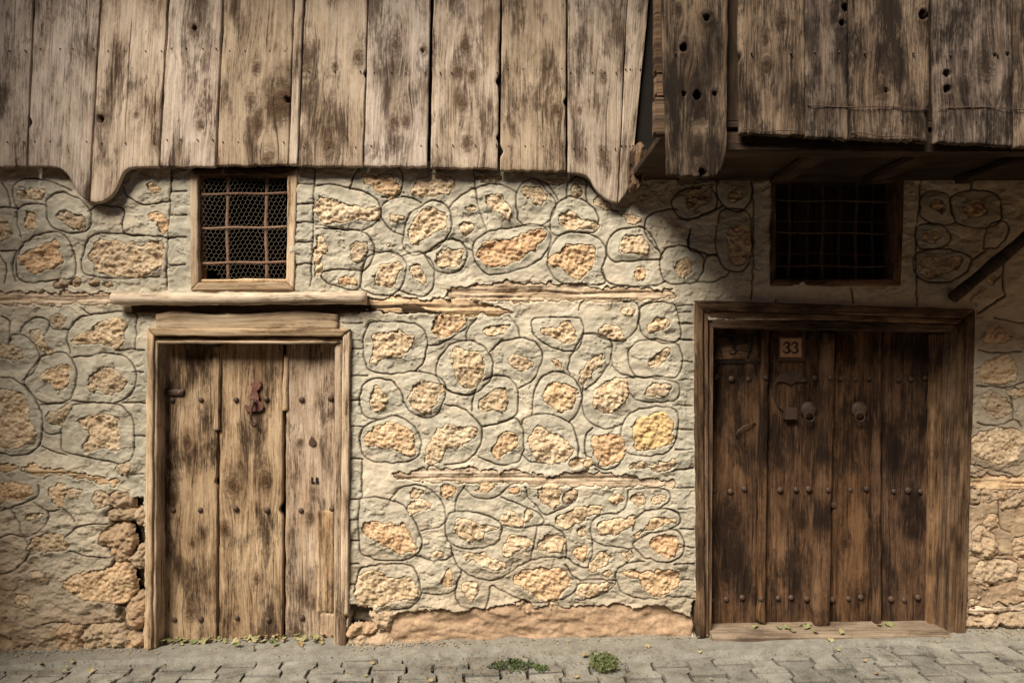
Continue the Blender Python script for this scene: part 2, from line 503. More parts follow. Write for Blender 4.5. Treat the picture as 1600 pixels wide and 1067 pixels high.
WALL.append(((520, 720, 2.667), """
o 240,160 280,118 340,100 400,115 450,165 470,230 450,270 370,292
c 110,180 130,155 200,155 280,180 330,230 365,310 365,370 310,410 210,418 130,395 110,350
o 350,395 400,415 460,415 500,395
c 470,260 490,215 540,210 620,225 690,250 705,290 680,345 600,368 520,360 475,320
o 510,210 515,160 550,105
o 545,115 590,150 650,160 710,130 740,95
o 700,150 760,175 820,200 870,230 875,260 800,278 720,270
o 805,110 815,150 850,190 880,225 930,210 1010,170
o 850,280 840,340 825,410
o 850,275 900,265 960,300 975,360 970,410
o 490,350 500,400 530,450 590,485 670,498 740,465 820,415 900,400 970,405 1010,435 1060,440 1085,370 1075,300 1080,250 1130,220 1200,215 1230,160 1230,120
o 1250,290 1260,240 1310,210 1390,198 1440,220 1445,260 1400,285 1320,300 1260,335 1255,360 1300,400 1380,418 1440,405 1462,370 1460,320 1440,295 1400,285
o 1240,120 1310,115 1380,118 1405,150 1370,190 1300,210
o 90,540 105,470 135,442 220,433 315,438 352,470 368,540 350,592 300,615 240,620
o 370,550 430,560 500,545 520,500 540,460
o 515,510 510,560 540,605 600,615 640,610 650,560 665,520 700,540 780,575 860,590 940,580 1000,550 1030,510
o 1010,580 1090,570 1150,540 1180,500 1090,495 1000,495
o 970,430 1000,480 1030,500
o 1180,490 1190,450 1240,420 1300,415
o 1185,500 1210,550 1290,575 1400,565 1510,575
o 1080,330 1150,355 1250,365
o 245,640 235,730 242,795
o 1420,36 1505,34
o 1420,112 1505,112
o 1440,200 1505,198
o 1450,285 1505,283
o 1460,357 1505,358
o 1420,430 1505,428
o 1430,497 1505,496
o 62,158 110,158
o 62,245 105,245
o 62,335 105,333
o 62,430 110,432
o 62,515 95,515
o 122,80 122,150
""", """
320,130 350,120 375,125 350,150 325,150
315,215 330,175 380,170 410,195 360,210 320,235
455,110 480,95 515,120 490,150 458,145
130,255 200,260 240,255 280,275 300,262 345,360 310,385 270,390 200,340 135,310
515,240 560,245 630,265 690,280 640,300 590,325 515,305
700,250 740,208 780,240 780,270 740,270
800,215 820,205 835,230 810,250
860,120 905,102 945,110 945,180 910,200 870,165
930,245 1010,200 1110,185 1115,215 1060,235 1000,270 940,270
590,125 640,100 685,105 640,135
730,115 770,110 770,135 735,140
1155,160 1190,140 1210,160 1180,180
1250,150 1280,130 1310,170 1280,188 1255,180
1330,160 1365,142 1385,155 1345,175
1105,275 1140,245 1200,240 1250,228 1245,265 1170,305 1115,300
1260,300 1320,265 1330,232 1430,240 1400,260 1300,290 1270,320
1320,345 1360,310 1430,310 1445,370 1400,395 1350,380
710,350 745,305 830,325 830,350 780,370 720,395
550,395 610,380 650,395 710,430 690,455 620,440
855,330 900,300 970,330 950,385 900,380 860,370
1020,290 1045,275 1055,310 1030,320
1000,385 1040,352 1060,370 1040,410 1010,400
1075,440 1110,385 1165,400 1130,435 1080,455
1215,390 1240,375 1250,400 1225,412
418,390 440,375 460,400 430,405
450,500 480,450 497,465 490,520 460,515
540,520 590,505 608,545 575,580 550,555
90,545 130,470 200,465 235,490 320,490 355,530 340,570 240,590 130,605
755,495 820,450 880,445 960,460 990,510 950,560 860,575 810,540
1020,555 1050,510 1130,510 1165,520 1100,555 1040,580
1215,470 1260,455 1330,460 1410,450 1440,490 1430,530 1340,565 1290,530 1270,490
1125,468 1150,455 1160,475 1135,482
D 955,150 985,120 1020,125 1010,160 970,180
D 160,640 245,628 232,700 190,690
D 70,690 150,690 180,705 75,730
D 72,745 130,735 140,790 72,792
D 140,735 235,700 240,790 150,790
D 760,590 785,585 800,605 780,618
D 808,610 832,608 830,632 806,630
D 905,600 925,585 938,600 915,615
"""))
WALL.append(((0, 240, 2.857), """
o 0,130 25,165 45,240
o 75,245 55,200 65,140 110,112 180,115 260,140 320,165
o 75,245 130,225 195,228 210,240
o 75,245 72,310 95,380
c 210,260 215,210 260,175 330,190 395,245 412,300 385,345 320,357 250,340 215,300
o 0,242 75,245
c 80,440 110,395 180,360 250,352 295,375 325,440 330,550 240,565 130,577 85,560 70,510
o 0,435 75,435
o 0,455 28,500 20,580
o 70,440 55,520 70,570
o 360,480 375,410 420,365 500,355 620,365 760,378
o 360,480 370,530 420,548 520,560 610,555 710,548
o 550,150 570,190 630,225 700,222 755,210
o 765,70 755,300 740,610
o 395,260 440,230 500,235 550,255 550,350 640,370
o 760,170 835,168
o 760,278 835,276
o 758,375 832,375
o 755,500 830,498
""", """
80,165 130,160 200,170 190,200 130,215 95,200
115,265 150,262 155,320 135,345 115,320
260,275 290,262 380,290 375,335 330,335 270,300
-40,280 30,300 55,350 40,385 -40,390
85,455 150,430 245,388 270,440 270,500 190,520 150,540 95,500
420,400 520,395 610,410 700,400 735,410 720,500 640,540 580,555 420,520
665,275 700,265 745,290 740,355 715,355 700,310
D 240,580 265,560 290,575 280,600 245,600
D 310,575 350,560 370,580 330,592
D 395,580 420,560 445,575 420,595
D 455,580 490,570 500,585 470,597
660,150 690,140 715,160 680,172
"""))
WALL.append(((0, 460, 3.139), """
o 0,105 40,135 45,200 40,240
o 95,190 110,150 160,118 220,120 240,150 225,190 200,220
o 240,150 270,175 330,175
o 390,65 440,100
o 345,290 330,230 340,170 400,110 500,92 570,85 655,95 668,130 668,270
o 570,272 710,272
o 40,240 60,200 120,205 170,250 190,310 160,380 110,420
c 180,330 210,300 270,285 330,295 370,350 375,430 340,510 290,535 230,535 180,510 120,430
o 360,310 440,300 520,288 600,300 650,340 672,400 650,480 590,525 530,533 450,530 350,522
o 0,408 60,412 120,445 180,520 210,600 212,670 190,740 130,785 60,788 0,775
c 310,640 330,570 370,538 470,532 580,540 630,580 652,660 648,790 600,830 520,815 400,795 310,770 300,710
o 205,540 340,535
o 215,660 250,685 310,680
o 205,745 260,770 320,790
o 655,380 705,380
o 600,532 705,532
o 650,697 705,695
o 640,883 705,883
o 0,1060 100,1030 180,990 188,935
o 170,1020 230,1060 300,1050 325,960
""", """
245,125 275,105 320,115 310,150 270,155
150,190 180,170 205,185 230,250 255,285 220,290 190,250
-40,235 50,250 100,275 95,330 50,325 -40,280
370,245 390,195 460,170 500,135 560,115 615,135 615,230 560,260 480,240
210,420 230,375 330,345 345,400 310,460 230,440
440,465 450,400 500,370 550,360 610,410 600,465 540,485 480,475
-60,500 80,465 135,520 150,600 185,690 120,735 -60,740
240,600 270,570 350,545 330,600 290,650 245,630
385,620 450,600 570,600 570,650 590,740 570,765 500,755 430,770 400,740 450,690
580,850 610,835 640,830 635,870 600,875
-40,940 60,920 140,935 160,980 80,1010 -40,1020
250,950 310,940 320,1000 290,1035 262,1000
D 535,990 560,965 630,980 640,1040 560,1050
330,970 370,950 425,960 350,1000
"""))
WALL.append(((0, 740, 3.2625), """
o 60,190 100,250 130,320 200,290 245,230 240,195
o 0,325 70,310 130,330 150,390 120,450 50,500 0,515
o 330,330 390,275 470,255 550,258
o 360,390 420,420 500,430 580,425
o 320,170 380,245
o 215,770 300,755 430,765 620,760
""", """
145,390 170,340 250,300 330,340 340,385 260,395 180,400
125,225 150,195 210,210 180,240 140,250
D 500,340 560,270 650,265 680,330 660,420 600,435 560,380
D 540,200 620,180 680,190 670,230 570,235
325,555 420,500 540,490 640,460 680,520 660,640 600,660 480,650 380,610
D 655,440 700,380 725,390 720,470 680,480
D 685,200 724,180 724,260 690,250
70,640 110,615 140,640 110,670
160,500 220,510 240,570 190,540
D 435,780 580,770 635,800 625,890 425,895
D 300,785 415,775 398,895 290,895
D 655,655 724,625 724,765 680,795 638,755
D 655,825 718,815 718,900 645,900
480,110 540,90 550,150 500,180
"""))
WALL.append(((1060, 220, 2.963), """
c 180,190 210,130 265,110 325,130 342,200 335,280 290,322 230,315 190,270
c 205,320 320,325 340,420 335,530 310,590 260,607 205,580 175,500 180,400
o 340,120 350,400 340,740
o 1130,150 1105,400 1105,760
o 0,355 60,360 140,330 205,300
o 60,400 50,500 130,525 180,535
o 85,650 170,650 240,605
c 1115,310 1130,250 1190,232 1250,255 1265,320 1280,380 1200,385 1130,360
c 1255,300 1275,250 1370,225 1470,245 1500,310 1480,380 1400,405 1300,385 1265,340
c 1110,400 1150,383 1220,390 1255,430 1250,475 1190,497 1120,490 1105,450
c 1090,570 1110,520 1200,497 1300,515 1355,560 1300,630 1210,657 1120,635
o 1410,500 1480,490 1520,440 1525,390 1490,370 1430,400 1410,500
o 1355,555 1420,510
o 1550,500 1510,560 1495,620 1500,690 1510,720 1430,770 1390,800
o 1355,140 1355,220
o 800,680 810,750
o 455,740 450,760
o 0,800 60,790
o 0,845 60,845
o 0,920 62,920
""", """
225,420 280,395 320,405 335,480 300,570 255,570 235,500
40,300 60,220 150,200 150,260 90,310
1110,580 1140,540 1200,545 1290,535 1305,560 1240,620 1150,630
1155,300 1190,275 1230,300 1210,330
1130,430 1190,420 1220,450 1150,465
1425,640 1455,620 1470,640 1440,660
230,240 270,225 300,260 260,285 235,275
1320,310 1380,285 1430,310 1400,350 1340,350
"""))
WALL.append(((1300, 460, 3.557), """
o 810,105 870,70 960,5
o 805,310 900,325 1060,320
o 800,508 900,510 970,520 1067,490
o 805,710 860,730 950,720 1020,700 1067,740
o 970,520 1000,580 1010,700
o 770,940 860,965 1000,1000
o 905,130 1000,150 1067,160
""", """
840,190 930,185 985,235 960,262 850,265
810,400 870,360 950,330 1000,360 1045,440 1000,490 870,490 810,470
810,590 880,545 960,570 1000,610 970,670 870,660
790,780 900,750 1000,735 1060,780 1060,850 980,945 850,925 790,900
980,545 1020,525 1100,530 1100,560 1000,565
770,960 825,975 800,1000 765,995
1120,200 1200,180 1240,260 1180,330 1110,300
1120,620 1220,600 1260,700 1180,780 1110,740
"""))
WALL.append(((1060, 740, 2.963), """
o 1360,380 1420,388 1500,375
o 1480,120 1490,240 1540,270
""", """
D 1345,75 1390,70 1400,130 1360,150
D 1400,75 1465,80 1470,120 1420,135
D 1475,85 1520,80 1525,115 1490,125
D 1490,165 1530,110 1620,85 1620,150
D 1420,210 1470,190 1485,240 1430,265
D 1360,290 1400,240 1470,290 1470,380 1380,380
D 1370,450 1420,400 1560,410 1560,480 1450,530 1380,510
D 1550,310 1640,280 1640,400 1555,380
D 1565,460 1640,440 1640,560 1580,570
D 1342,580 1400,570 1400,610 1342,615
D 1345,670 1410,660 1410,715 1345,720
D 1418,665 1475,655 1485,705 1420,710
D 1495,660 1620,640 1620,710 1510,705
D 1640,120 1740,140 1740,240 1650,250
"""))
def parse(block):
    out = []
    for ln in block.strip().split('\n'):
        t = ln.split(); flag = ''
        if t[0] in ('o', 'c', 'Y', 'D'): flag = t[0]; t = t[1:]
        out.append((flag, [tuple(float(v) for v in q.split(',')) for q in t]))
    return out
GROOVES = []; STONES = []
for (ox, oy, sc), g, s in WALL:
    for f, pts in parse(g):
        GROOVES.append((f == 'c', [(ox + x / sc, oy + y / sc) for x, y in pts]))
    for f, pts in parse(s):
        STONES.append((f, [(ox + x / sc, oy + y / sc) for x, y in pts]))
# beyond the picture the same masonry goes on
for side in (-1, 1):
    for k in range(12):
        cx = 800 + side * (890 + (k % 2) * 95 + rng.uniform(-12, 12)); cy = 300 + (k // 2) * 115 + rng.uniform(-18, 18)
        ri = [(rng.uniform(.85, 1.1)) for _ in range(8)]
        GROOVES.append((True, [(cx + 42 * r * math.cos(a * math.pi / 4), cy + 46 * r * math.sin(a * math.pi / 4)) for a, r in enumerate(ri)]))
        STONES.append(('', [(cx + 25 * r * math.cos(a * math.pi / 4), cy + 24 * r * math.sin(a * math.pi / 4)) for a, r in enumerate(ri)]))
TIMBERS = [   # bare tie beams where the plaster has fallen: outline, depth
    [(-220, 457), (60, 456), (182, 459), (184, 476), (80, 477), (-220, 478)],
    [(697, 452), (765, 443), (831, 440), (880, 446), (1000, 452), (1050, 455), (1058, 466), (1000, 470), (893, 471), (749, 469), (699, 465)],
    [(550, 474), (575, 466), (720, 466), (770, 478), (800, 488), (780, 493), (690, 489), (560, 488)],
    [(618, 743), (677, 730), (760, 733), (857, 742), (917, 735), (959, 742), (1007, 747), (1052, 752), (1052, 761), (932, 761), (782, 757), (618, 750)],
    [(-220, 722), (60, 725), (110, 738), (185, 752), (178, 759), (110, 744), (40, 736), (-220, 734)],
    [(1515, 743), (1600, 745), (1820, 742), (1820, 766), (1600, 765), (1515, 762)],
    [(1512, 950), (1600, 938), (1820, 935), (1820, 952), (1600, 953), (1512, 962)],
]
MORTAR = [(612, 964), (632, 957), (685, 952), (715, 956), (760, 949), (805, 942), (828, 952), (857, 949), (895, 947), (932, 949), (962, 945),
          (989, 949), (1030, 945), (1060, 956), (1082, 968), (1083, 1040), (895, 1045), (745, 1045), (612, 1045)]
VOIDS = [([(172, 786), (224, 776), (224, 930), (203, 936), (172, 890), (181, 872), (154, 846), (170, 818)], .075),
         ([(545, 944), (575, 946), (590, 962), (592, 985), (610, 1000), (610, 1035), (545, 1035)], .055),
         ([(1082, 945), (1094, 930), (1094, 1020), (1084, 1020)], .06),
         ([(802, 940), (815, 936), (834, 945), (832, 956), (812, 954)], .05),
         ([(1512, 958), (1600, 950), (1640, 955), (1640, 1020), (1512, 1020)], .07),
         ([(178, 925), (224, 925), (224, 1030), (196, 1030)], .03)]

HOLES = [(236, 536, 520, 1100), (1102, 1506, 500, 1100), (303, 454, 267, 444), (1209, 1404, 277, 441)]
STEP = 1.2
gx_ = np.arange(-230, 1830, STEP); gy_ = np.arange(176, 1046, STEP)
GXX, GYY = np.meshgrid(gx_, gy_)
def base_h(X, Y):
    big = 0.016 * fbm(X / 95.0, Y / 80.0, 3, 0)
    mid = 0.0105 * fbm(X / 24.0 + 0.4 * vn(X / 40, Y / 40, 7), Y / 17.0, 3, 2)
    fl = fbm(X / 42.0, Y / 30.0, 5, 11, .58)
    flake = 0.0036 * ss(.03, .055, fl) - 0.0055 * ss(.20, .22, -fl)
    lumps = 0.012 * fbm(X / 26.0, Y / 15.0, 5, 8, .62) * ss(740, 880, Y) + 0.015 * fbm(X / 17.0, Y / 13.0, 4, 4, .6) * ss(245, 190, X) * ss(730, 830, Y)
    return big + mid + flake + lumps + 0.0022 * fbm(X / 6.0, Y / 5.0, 2, 6)
H = base_h(GXX, GYY)
groove = np.zeros_like(H); halo = np.zeros_like(H); drop = np.zeros_like(H); skirt = np.full_like(H, 99.0)
def win(P, m):
    x0, y0 = P.min(0) - m; x1, y1 = P.max(0) + m
    i0, i1 = np.searchsorted(gx_, [x0, x1]); j0, j1 = np.searchsorted(gy_, [y0, y1])
    return slice(j0, j1), slice(i0, i1)
for closed, pts in GROOVES:
    P = spline(pts, closed, 5); w = win(P, 12)
    X, Y = GXX[w], GYY[w]
    jx = 2.6 * vn(X / 9.0, Y / 9.0, 8); jy = 2.6 * vn(X / 9.0, Y / 9.0, 9)
    d = seg_dist(X + jx, Y + jy, P, closed)
    depth = 0.6 + 0.8 * (vn(X / 25.0, Y / 25.0, 10) + 0.5)
    g = np.exp(-(d / 1.15) ** 2) * depth
    H[w] -= 0.010 * g
    H[w] += 0.0016 * vn(X / 30.0, Y / 30.0, 15) * np.exp(-((d - 4.0) / 3.0) ** 2)
    groove[w] = np.maximum(groove[w], np.clip(g * 1.15, 0, 1))
    if closed:
        halo[w] = np.maximum(halo[w], 0.45 * inside(X, Y, P))
for x0, x1, y0, y1 in ((264, 300, 255, 455), (458, 493, 255, 455), (542, 566, 490, 960), (1052, 1094, 470, 950), (206, 232, 540, 780)):
    halo = np.maximum(halo, 0.75 * ss(x0 - 3, x0 + 3, GXX) * ss(x1 + 3, x1 - 3, GXX) * ss(y0 - 20, y0 + 10, GYY) * ss(y1 + 20, y1 - 10, GYY))
PATCH = []
for f, pts in STONES:
    PATCH.append((spline(pts, True, 3), 4.2 if f != 'D' else 3.0, 'stone', f))
for pts in TIMBERS: PATCH.append((np.array(pts, float), 5.5, 'timber', ''))
PATCH.append((np.array(MORTAR, float), 4.0, 'mortar', ''))
for pts, dep in VOIDS:
    P = np.array(pts, float); w = win(P, 14); X, Y = GXX[w], GYY[w]
    s = sdf(X, Y, P, 4.0)
    H[w] -= dep * ss(2.0, -2.0, s)
    groove[w] = np.maximum(groove[w], 0.9 * ss(1.5, -3.0, s))
for P, amp, kind, f in PATCH:
    w = win(P, 46); X, Y = GXX[w], GYY[w]
    s = sdf(X, Y, P, amp)
    if f != 'D':
        lip = 0.0075 * (0.35 + 1.3 * (vn(X / 16.0, Y / 16.0, 12) + 0.3)) * np.exp(-(np.maximum(s, 0) / 7.0) ** 2)
        H[w] += np.where(s > 0, lip, 0)
        if kind == 'stone': halo[w] = np.maximum(halo[w], 0.66 * ss(32, 8, s))
    drop[w] = np.maximum(drop[w], ss(1.2, -1.2, s))
    skirt[w] = np.minimum(skirt[w], s)
H -= 0.045 * drop
low = ss(690, 1010, GYY + 60 * fbm(GXX / 120, GYY / 60, 3, 13)) * 0.75
dirt_tone = low * (0.55 + 0.45 * ss(420, 120, GXX)) + 0.35 * ss(90, -40, GXX) * ss(600, 900, GYY) + 0.30 * ss(1480, 1530, GXX) + 0.45 * ss(1480, 1530, GXX) * ss(660, 780, GYY)  # earth stains low down; also toned browner towards the side edges
dirt_tone = np.clip(dirt_tone + 0.25 * fbm(GXX / 60, GYY / 45, 3, 14), 0, 1)
ny, nx = H.shape
VX = (GXX - CX) / S; VZ = CZ - (GYY - CY) / S
Vw = np.stack([VX, -H, VZ], -1).reshape(-1, 3)
idx = np.arange(ny * nx).reshape(ny, nx)
keep = np.ones((ny - 1, nx - 1), bool)
qx = (gx_[:-1] + gx_[1:]) / 2; qy = (gy_[:-1] + gy_[1:]) / 2
for x0, x1, y0, y1 in HOLES:
    keep &= ~(((qx > x0) & (qx < x1))[None, :] & ((qy > y0) & (qy < y1))[:, None])
keep &= ~(skirt[:-1, :-1] < -7)
Q = np.stack([idx[:-1, :-1], idx[1:, :-1], idx[1:, 1:], idx[:-1, 1:]], -1)[keep]
used = np.zeros(ny * nx, bool); used[Q.ravel()] = True
remap = np.cumsum(used) - 1
maskA = np.stack([groove, halo, dirt_tone], -1).reshape(-1, 3)[used]
wall = thing('stone_wall', (0, 0, 0.0), 'rubble stone house wall under cream plaster scored with rounded outlines round bare stones', 'wall')
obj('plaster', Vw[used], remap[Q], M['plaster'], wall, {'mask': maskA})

def patch_mesh(P, amp, kind, flag, k):
    st = 1.5 if kind != 'mortar' else 2.2
    x0, y0 = P.min(0) - 7; x1, y1 = P.max(0) + 7
    X, Y = np.meshgrid(np.arange(x0, x1, st), np.arange(y0, y1, st))
    s = sdf(X, Y, P, amp)
    if kind == 'stone':
        o = rng.uniform(-0.004, 0.005) + (0.006 if flag == 'D' else 0.0)
        h = o + 0.55 * base_h(X, Y) + 0.020 * fbm(X / 19.0 + k, Y / 15.0, 2, 1) \
            - 0.016 * np.abs(fbm(X / 9.0 + k, Y / 7.5, 3, 5)) + 0.013 * fbm(X / 4.2, Y / 3.6, 2, 9, .6) + 0.007
        if flag == 'D': h = h + 0.012 * ss(0, -9, s) - 0.012 + 0.02 * fbm(X / 11.0 + 3 * k, Y / 8.0, 3, 12)
        h = h - 0.034 * ss(-0.8, 4.0, s)
    elif kind == 'timber':
        h = -0.003 + 0.9 * base_h(X, Y) + 0.010 * fbm(X / 160.0, Y / 3.6, 3, 3) + 0.004 * fbm(X / 40.0, Y / 2.2, 2, 5) - 0.03 * ss(-2.0, 4.0, s)
        ck = np.abs(Y - (P[:, 1].mean() + 4 * vn(X / 50.0, X * 0 + k, 4)))
        h = h - 0.010 * np.exp(-(ck / 1.6) ** 2)
    else:
        h = -0.012 + 0.8 * base_h(X, Y) + 0.018 * fbm(X / 70.0, Y / 30.0, 6, 1, .62) - 0.006 * ss(.08, .11, fbm(X / 50, Y / 22, 4, 13)) - 0.03 * ss(-2.0, 4.0, s)
    ok = s < 4.5
    ny, nx = X.shape
    idx = np.arange(ny * nx).reshape(ny, nx)
    kq = ok[:-1, :-1] & ok[1:, :-1] & ok[1:, 1:] & ok[:-1, 1:]
    Q = np.stack([idx[:-1, :-1], idx[1:, :-1], idx[1:, 1:], idx[:-1, 1:]], -1)[kq]
    if len(Q) == 0: return None
    us = np.zeros(ny * nx, bool); us[Q.ravel()] = True
    rm = np.cumsum(us) - 1
    V = np.stack([(X - CX) / S, -h, CZ - (Y - CY) / S], -1).reshape(-1, 3)[us]
    if kind == 'timber':
        at = {'grain': np.stack([Y / S, X / S, Y * 0 + 9], -1).reshape(-1, 3)[us]}
    else:
        at = {'mask': np.tile((1.0 if flag == 'Y' else 0.0, 0.75 if flag == 'D' else 0.0, 0.0), (us.sum(), 1))}
    nm = {'stone': 'stone', 'timber': 'tie_beam', 'mortar': 'mortar_patch'}[kind]
    mt = {'stone': M['stone'], 'timber': M['beam'], 'mortar': M['mortar']}[kind]
    return obj(nm, V, rm[Q], mt, wall, at)
for k, (P, amp, kind, f) in enumerate(PATCH):
    patch_mesh(P, amp, kind, f, k * 1.7)

# reveals of the openings, and the dark rooms behind
def reveal(x0, x1, y0, y1, depth, mat):
    a = [W(x0, y0), W(x1, y0), W(x1, y1), W(x0, y1)]
    V = [(x, 0.012, z) for x, _, z in a] + [(x, depth, z) for x, _, z in a]
    F = [(0, 1, 5, 4), (1, 2, 6, 5), (2, 3, 7, 6), (3, 0, 4, 7)]
    obj('reveal', V, F, mat, wall, smooth=False)
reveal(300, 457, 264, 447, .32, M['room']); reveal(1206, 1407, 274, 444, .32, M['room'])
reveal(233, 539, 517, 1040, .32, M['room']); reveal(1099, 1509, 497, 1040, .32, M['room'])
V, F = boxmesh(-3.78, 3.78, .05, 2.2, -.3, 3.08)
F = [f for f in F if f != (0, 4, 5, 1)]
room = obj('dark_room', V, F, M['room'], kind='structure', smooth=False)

# ------------------------------------------------------------------ boards
_ks = [0]
def board(name, pos, wpx, lpx, p, th, mat, parent, knots=(), holes=(), relief=.0022, cup=0.0, wob=1.2, ends=1.0, step=2.2, bend=None, chips=()):
    """pos(u,v) -> px,py with v along the grain; p metres in front of the wall"""
    _ks[0] += 1; sd = _ks[0] * 13.7
    nu = max(3, int(wpx / step) + 1); nv = max(4, int(lpx / step) + 1)
    if lpx > 240 and wpx < 40: nv = max(4, int(lpx / 4))
    U, Vv = np.meshgrid(np.linspace(0, 1, nu), np.linspace(0, 1, nv))
    eu = (U - .5) * 2
    # uneven edges and ends, in board space
    du = (np.where(eu < 0, vn(Vv * lpx / 22.0 + sd, Vv * 0 + 1.5, 2), vn(Vv * lpx / 22.0 + sd, Vv * 0 + 7.5, 3)) * wob * 2 / wpx) * np.abs(eu) ** 3
    for cv, side, size in chips:          # bites out of an edge
        dd = np.exp(-((Vv - cv) * lpx / size) ** 2)
        du = du - side * dd * (size * .7 / wpx) * np.clip(eu * side, 0, 1) ** 6
    ev = (Vv - .5) * 2
    dv = (vn(U * wpx / 7.0 + sd, U * 0 + np.sign(ev) * 3, 4) + .7 * vn(U * wpx / 2.6 + sd, U * 0, 6)) * ends * 2 / lpx * np.abs(ev) ** 24
    PX, PY = pos(U + du, Vv + dv)
    gx = U * wpx / S; gz = Vv * lpx / S
    kd = np.full(U.shape, 9.0); gw = gx.copy()
    hh = np.zeros(U.shape)
    for kx, ky, kr in knots:
        i = np.argmin((PX - kx) ** 2 + (PY - ky) ** 2); a0, b0 = gx.flat[i], gz.flat[i]
        r = kr / S; dx = gx - a0; dz = gz - b0
        d = np.sqrt(dx ** 2 + (dz * .6) ** 2) / r
        kd = np.minimum(kd, d)
        gw = gw - dx * .66 * np.exp(-(dx / (2.0 * r)) ** 2 - (dz / (4.5 * r)) ** 2)
        hh += .0015 * np.exp(-(d / .9) ** 2) - .002 * np.exp(-((d - 1.15) / .3) ** 2)
    for kx, ky, kr in holes:
        d = np.hypot(PX - kx, (PY - ky) * .9) / kr * (1 + .5 * vn(PX / 5, PY / 5, 3))
        hh -= .035 * ss(1.1, .75, d)
        kd = np.minimum(kd, 0.95 + .5 * np.maximum(d - 1, 0))
    hh += relief * 1.6 * fbm(gw * S / 3.0 + sd, gz * S / 60.0, 3, 1) + relief * 2.4 * fbm(gw * S / 26.0 + sd, gz * S / 130.0, 2, 5)
    hh += cup * eu ** 2
    hh -= .004 * (np.abs(eu) ** 10 + np.abs(ev) ** 80)
    pp = p + hh + (bend(U, Vv) if bend is not None else 0)
    k = (D - p) / D
    Vf = np.stack([(PX - CX) / S * k, -pp, CZ - (PY - CY) / S * k], -1)
    ring = [(0, i) for i in range(nu)] + [(j, nu - 1) for j in range(1, nv)] + [(nv - 1, i) for i in range(nu - 2, -1, -1)] + [(j, 0) for j in range(nv - 2, 0, -1)]
    rj = np.array([r[0] for r in ring]); ri = np.array([r[1] for r in ring])
    back = Vf[rj, ri].copy(); back[:, 1] = -(p - th)
    if bend is not None: back[:, 1] -= bend(U, Vv)[rj, ri]
    V = np.concatenate([Vf.reshape(-1, 3), back])
    idx = np.arange(nu * nv).reshape(nv, nu)
    Q = np.stack([idx[:-1, :-1], idx[1:, :-1], idx[1:, 1:], idx[:-1, 1:]], -1).reshape(-1, 4)
    m = len(ring); bi = nu * nv + np.arange(m); fi = rj * nu + ri
    Q2 = np.stack([fi, np.roll(fi, -1), np.roll(bi, -1), bi], -1)
    a = Vf[0, 0]; e1 = Vf[0, -1] - a; e2 = Vf[-1, 0] - a
    if np.cross(e2, e1)[1] > 0:          # keep the face towards the street
        Q = Q[:, ::-1]; Q2 = Q2[:, ::-1]
    g = np.stack([gw, gz, kd], -1).reshape(-1, 3)
    gb = g[fi].copy(); gb[:, 0] += th
    me_attr = {'grain': np.concatenate([g, gb])}
    return obj(name, V, np.concatenate([Q, Q2]), mat, parent, me_attr, smooth=True)
def quad(tl, tr, br, bl, along='v'):
    P = [np.array(q, float) for q in ((tl, tr, br, bl) if along == 'v' else (tl, bl, br, tr))]
    def pos(u, v):
        x = (P[0][0] * (1 - u) + P[1][0] * u) * (1 - v) + (P[3][0] * (1 - u) + P[2][0] * u) * v
        y = (P[0][1] * (1 - u) + P[1][1] * u) * (1 - v) + (P[3][1] * (1 - u) + P[2][1] * u) * v
        return x, y
    w = np.hypot(*(P[1] - P[0])); l = np.hypot(*(P[3] - P[0]))
    return pos, max(w, 4), max(l, 4)
def qboard(name, tl, tr, br, bl, p, th, mat, parent, along='v', **kw):
    pos, w, l = quad(tl, tr, br, bl, along)
    return board(name, pos, w, l, p, th, mat, parent, **kw)
def curved(xt0, xt1, ytop, lx, ly0, rx, bottom):
    """vertical plank whose lower edge follows bottom = [(px,py)...] left to right"""
    b = np.array(bottom, float)
    def pos(u, v):
        bx = np.interp(u, np.linspace(0, 1, 60), np.interp(np.linspace(0, 1, 60), (b[:, 0] - b[0, 0]) / (b[-1, 0] - b[0, 0] + 1e-6), b[:, 0]))
        by = np.interp(bx, b[:, 0], b[:, 1])
        tx = xt0 + (xt1 - xt0) * u
        return tx + (bx - tx) * v, ytop + (by - ytop) * v
    return pos, abs(xt1 - xt0), ly0 - ytop
def dome(name, px, py, p, r, mat, parent, squash=.7, n=10, m=4):
    c = Vector(W(px, py, p)); V = []; F = []
    for j in range(m):
        a = j / m * math.pi / 2
        for i in range(n):
            t = 2 * math.pi * i / n
            V.append((c.x + r * math.cos(a) * math.cos(t), c.y - r * squash * math.sin(a), c.z + r * math.cos(a) * math.sin(t)))
    V.append((c.x, c.y - r * squash, c.z))
    for j in range(m - 1):
        for i in range(n):
            F.append((j * n + i, j * n + (i + 1) % n, (j + 1) * n + (i + 1) % n, (j + 1) * n + i))
    for i in range(n): F.append(((m - 1) * n + i, (m - 1) * n + (i + 1) % n, len(V) - 1))
    F.append(tuple(range(n))[::-1])
    return obj(name, V, F, mat, parent)
def nails(pl, xs, y, p):
    for x in xs:
        c = W(x, y, p)
        V, F = tube([(c[0], c[1] + .006, c[2]), (c[0], c[1] - .004, c[2]), (c[0], c[1] - .006, c[2])], [.0038, .0038, .0022], 6)
        o = obj('nail', V, F, M['iron']); o.parent = pl
        o.location = o.location - pl.location - (pl.parent.location if pl.parent else Vector())

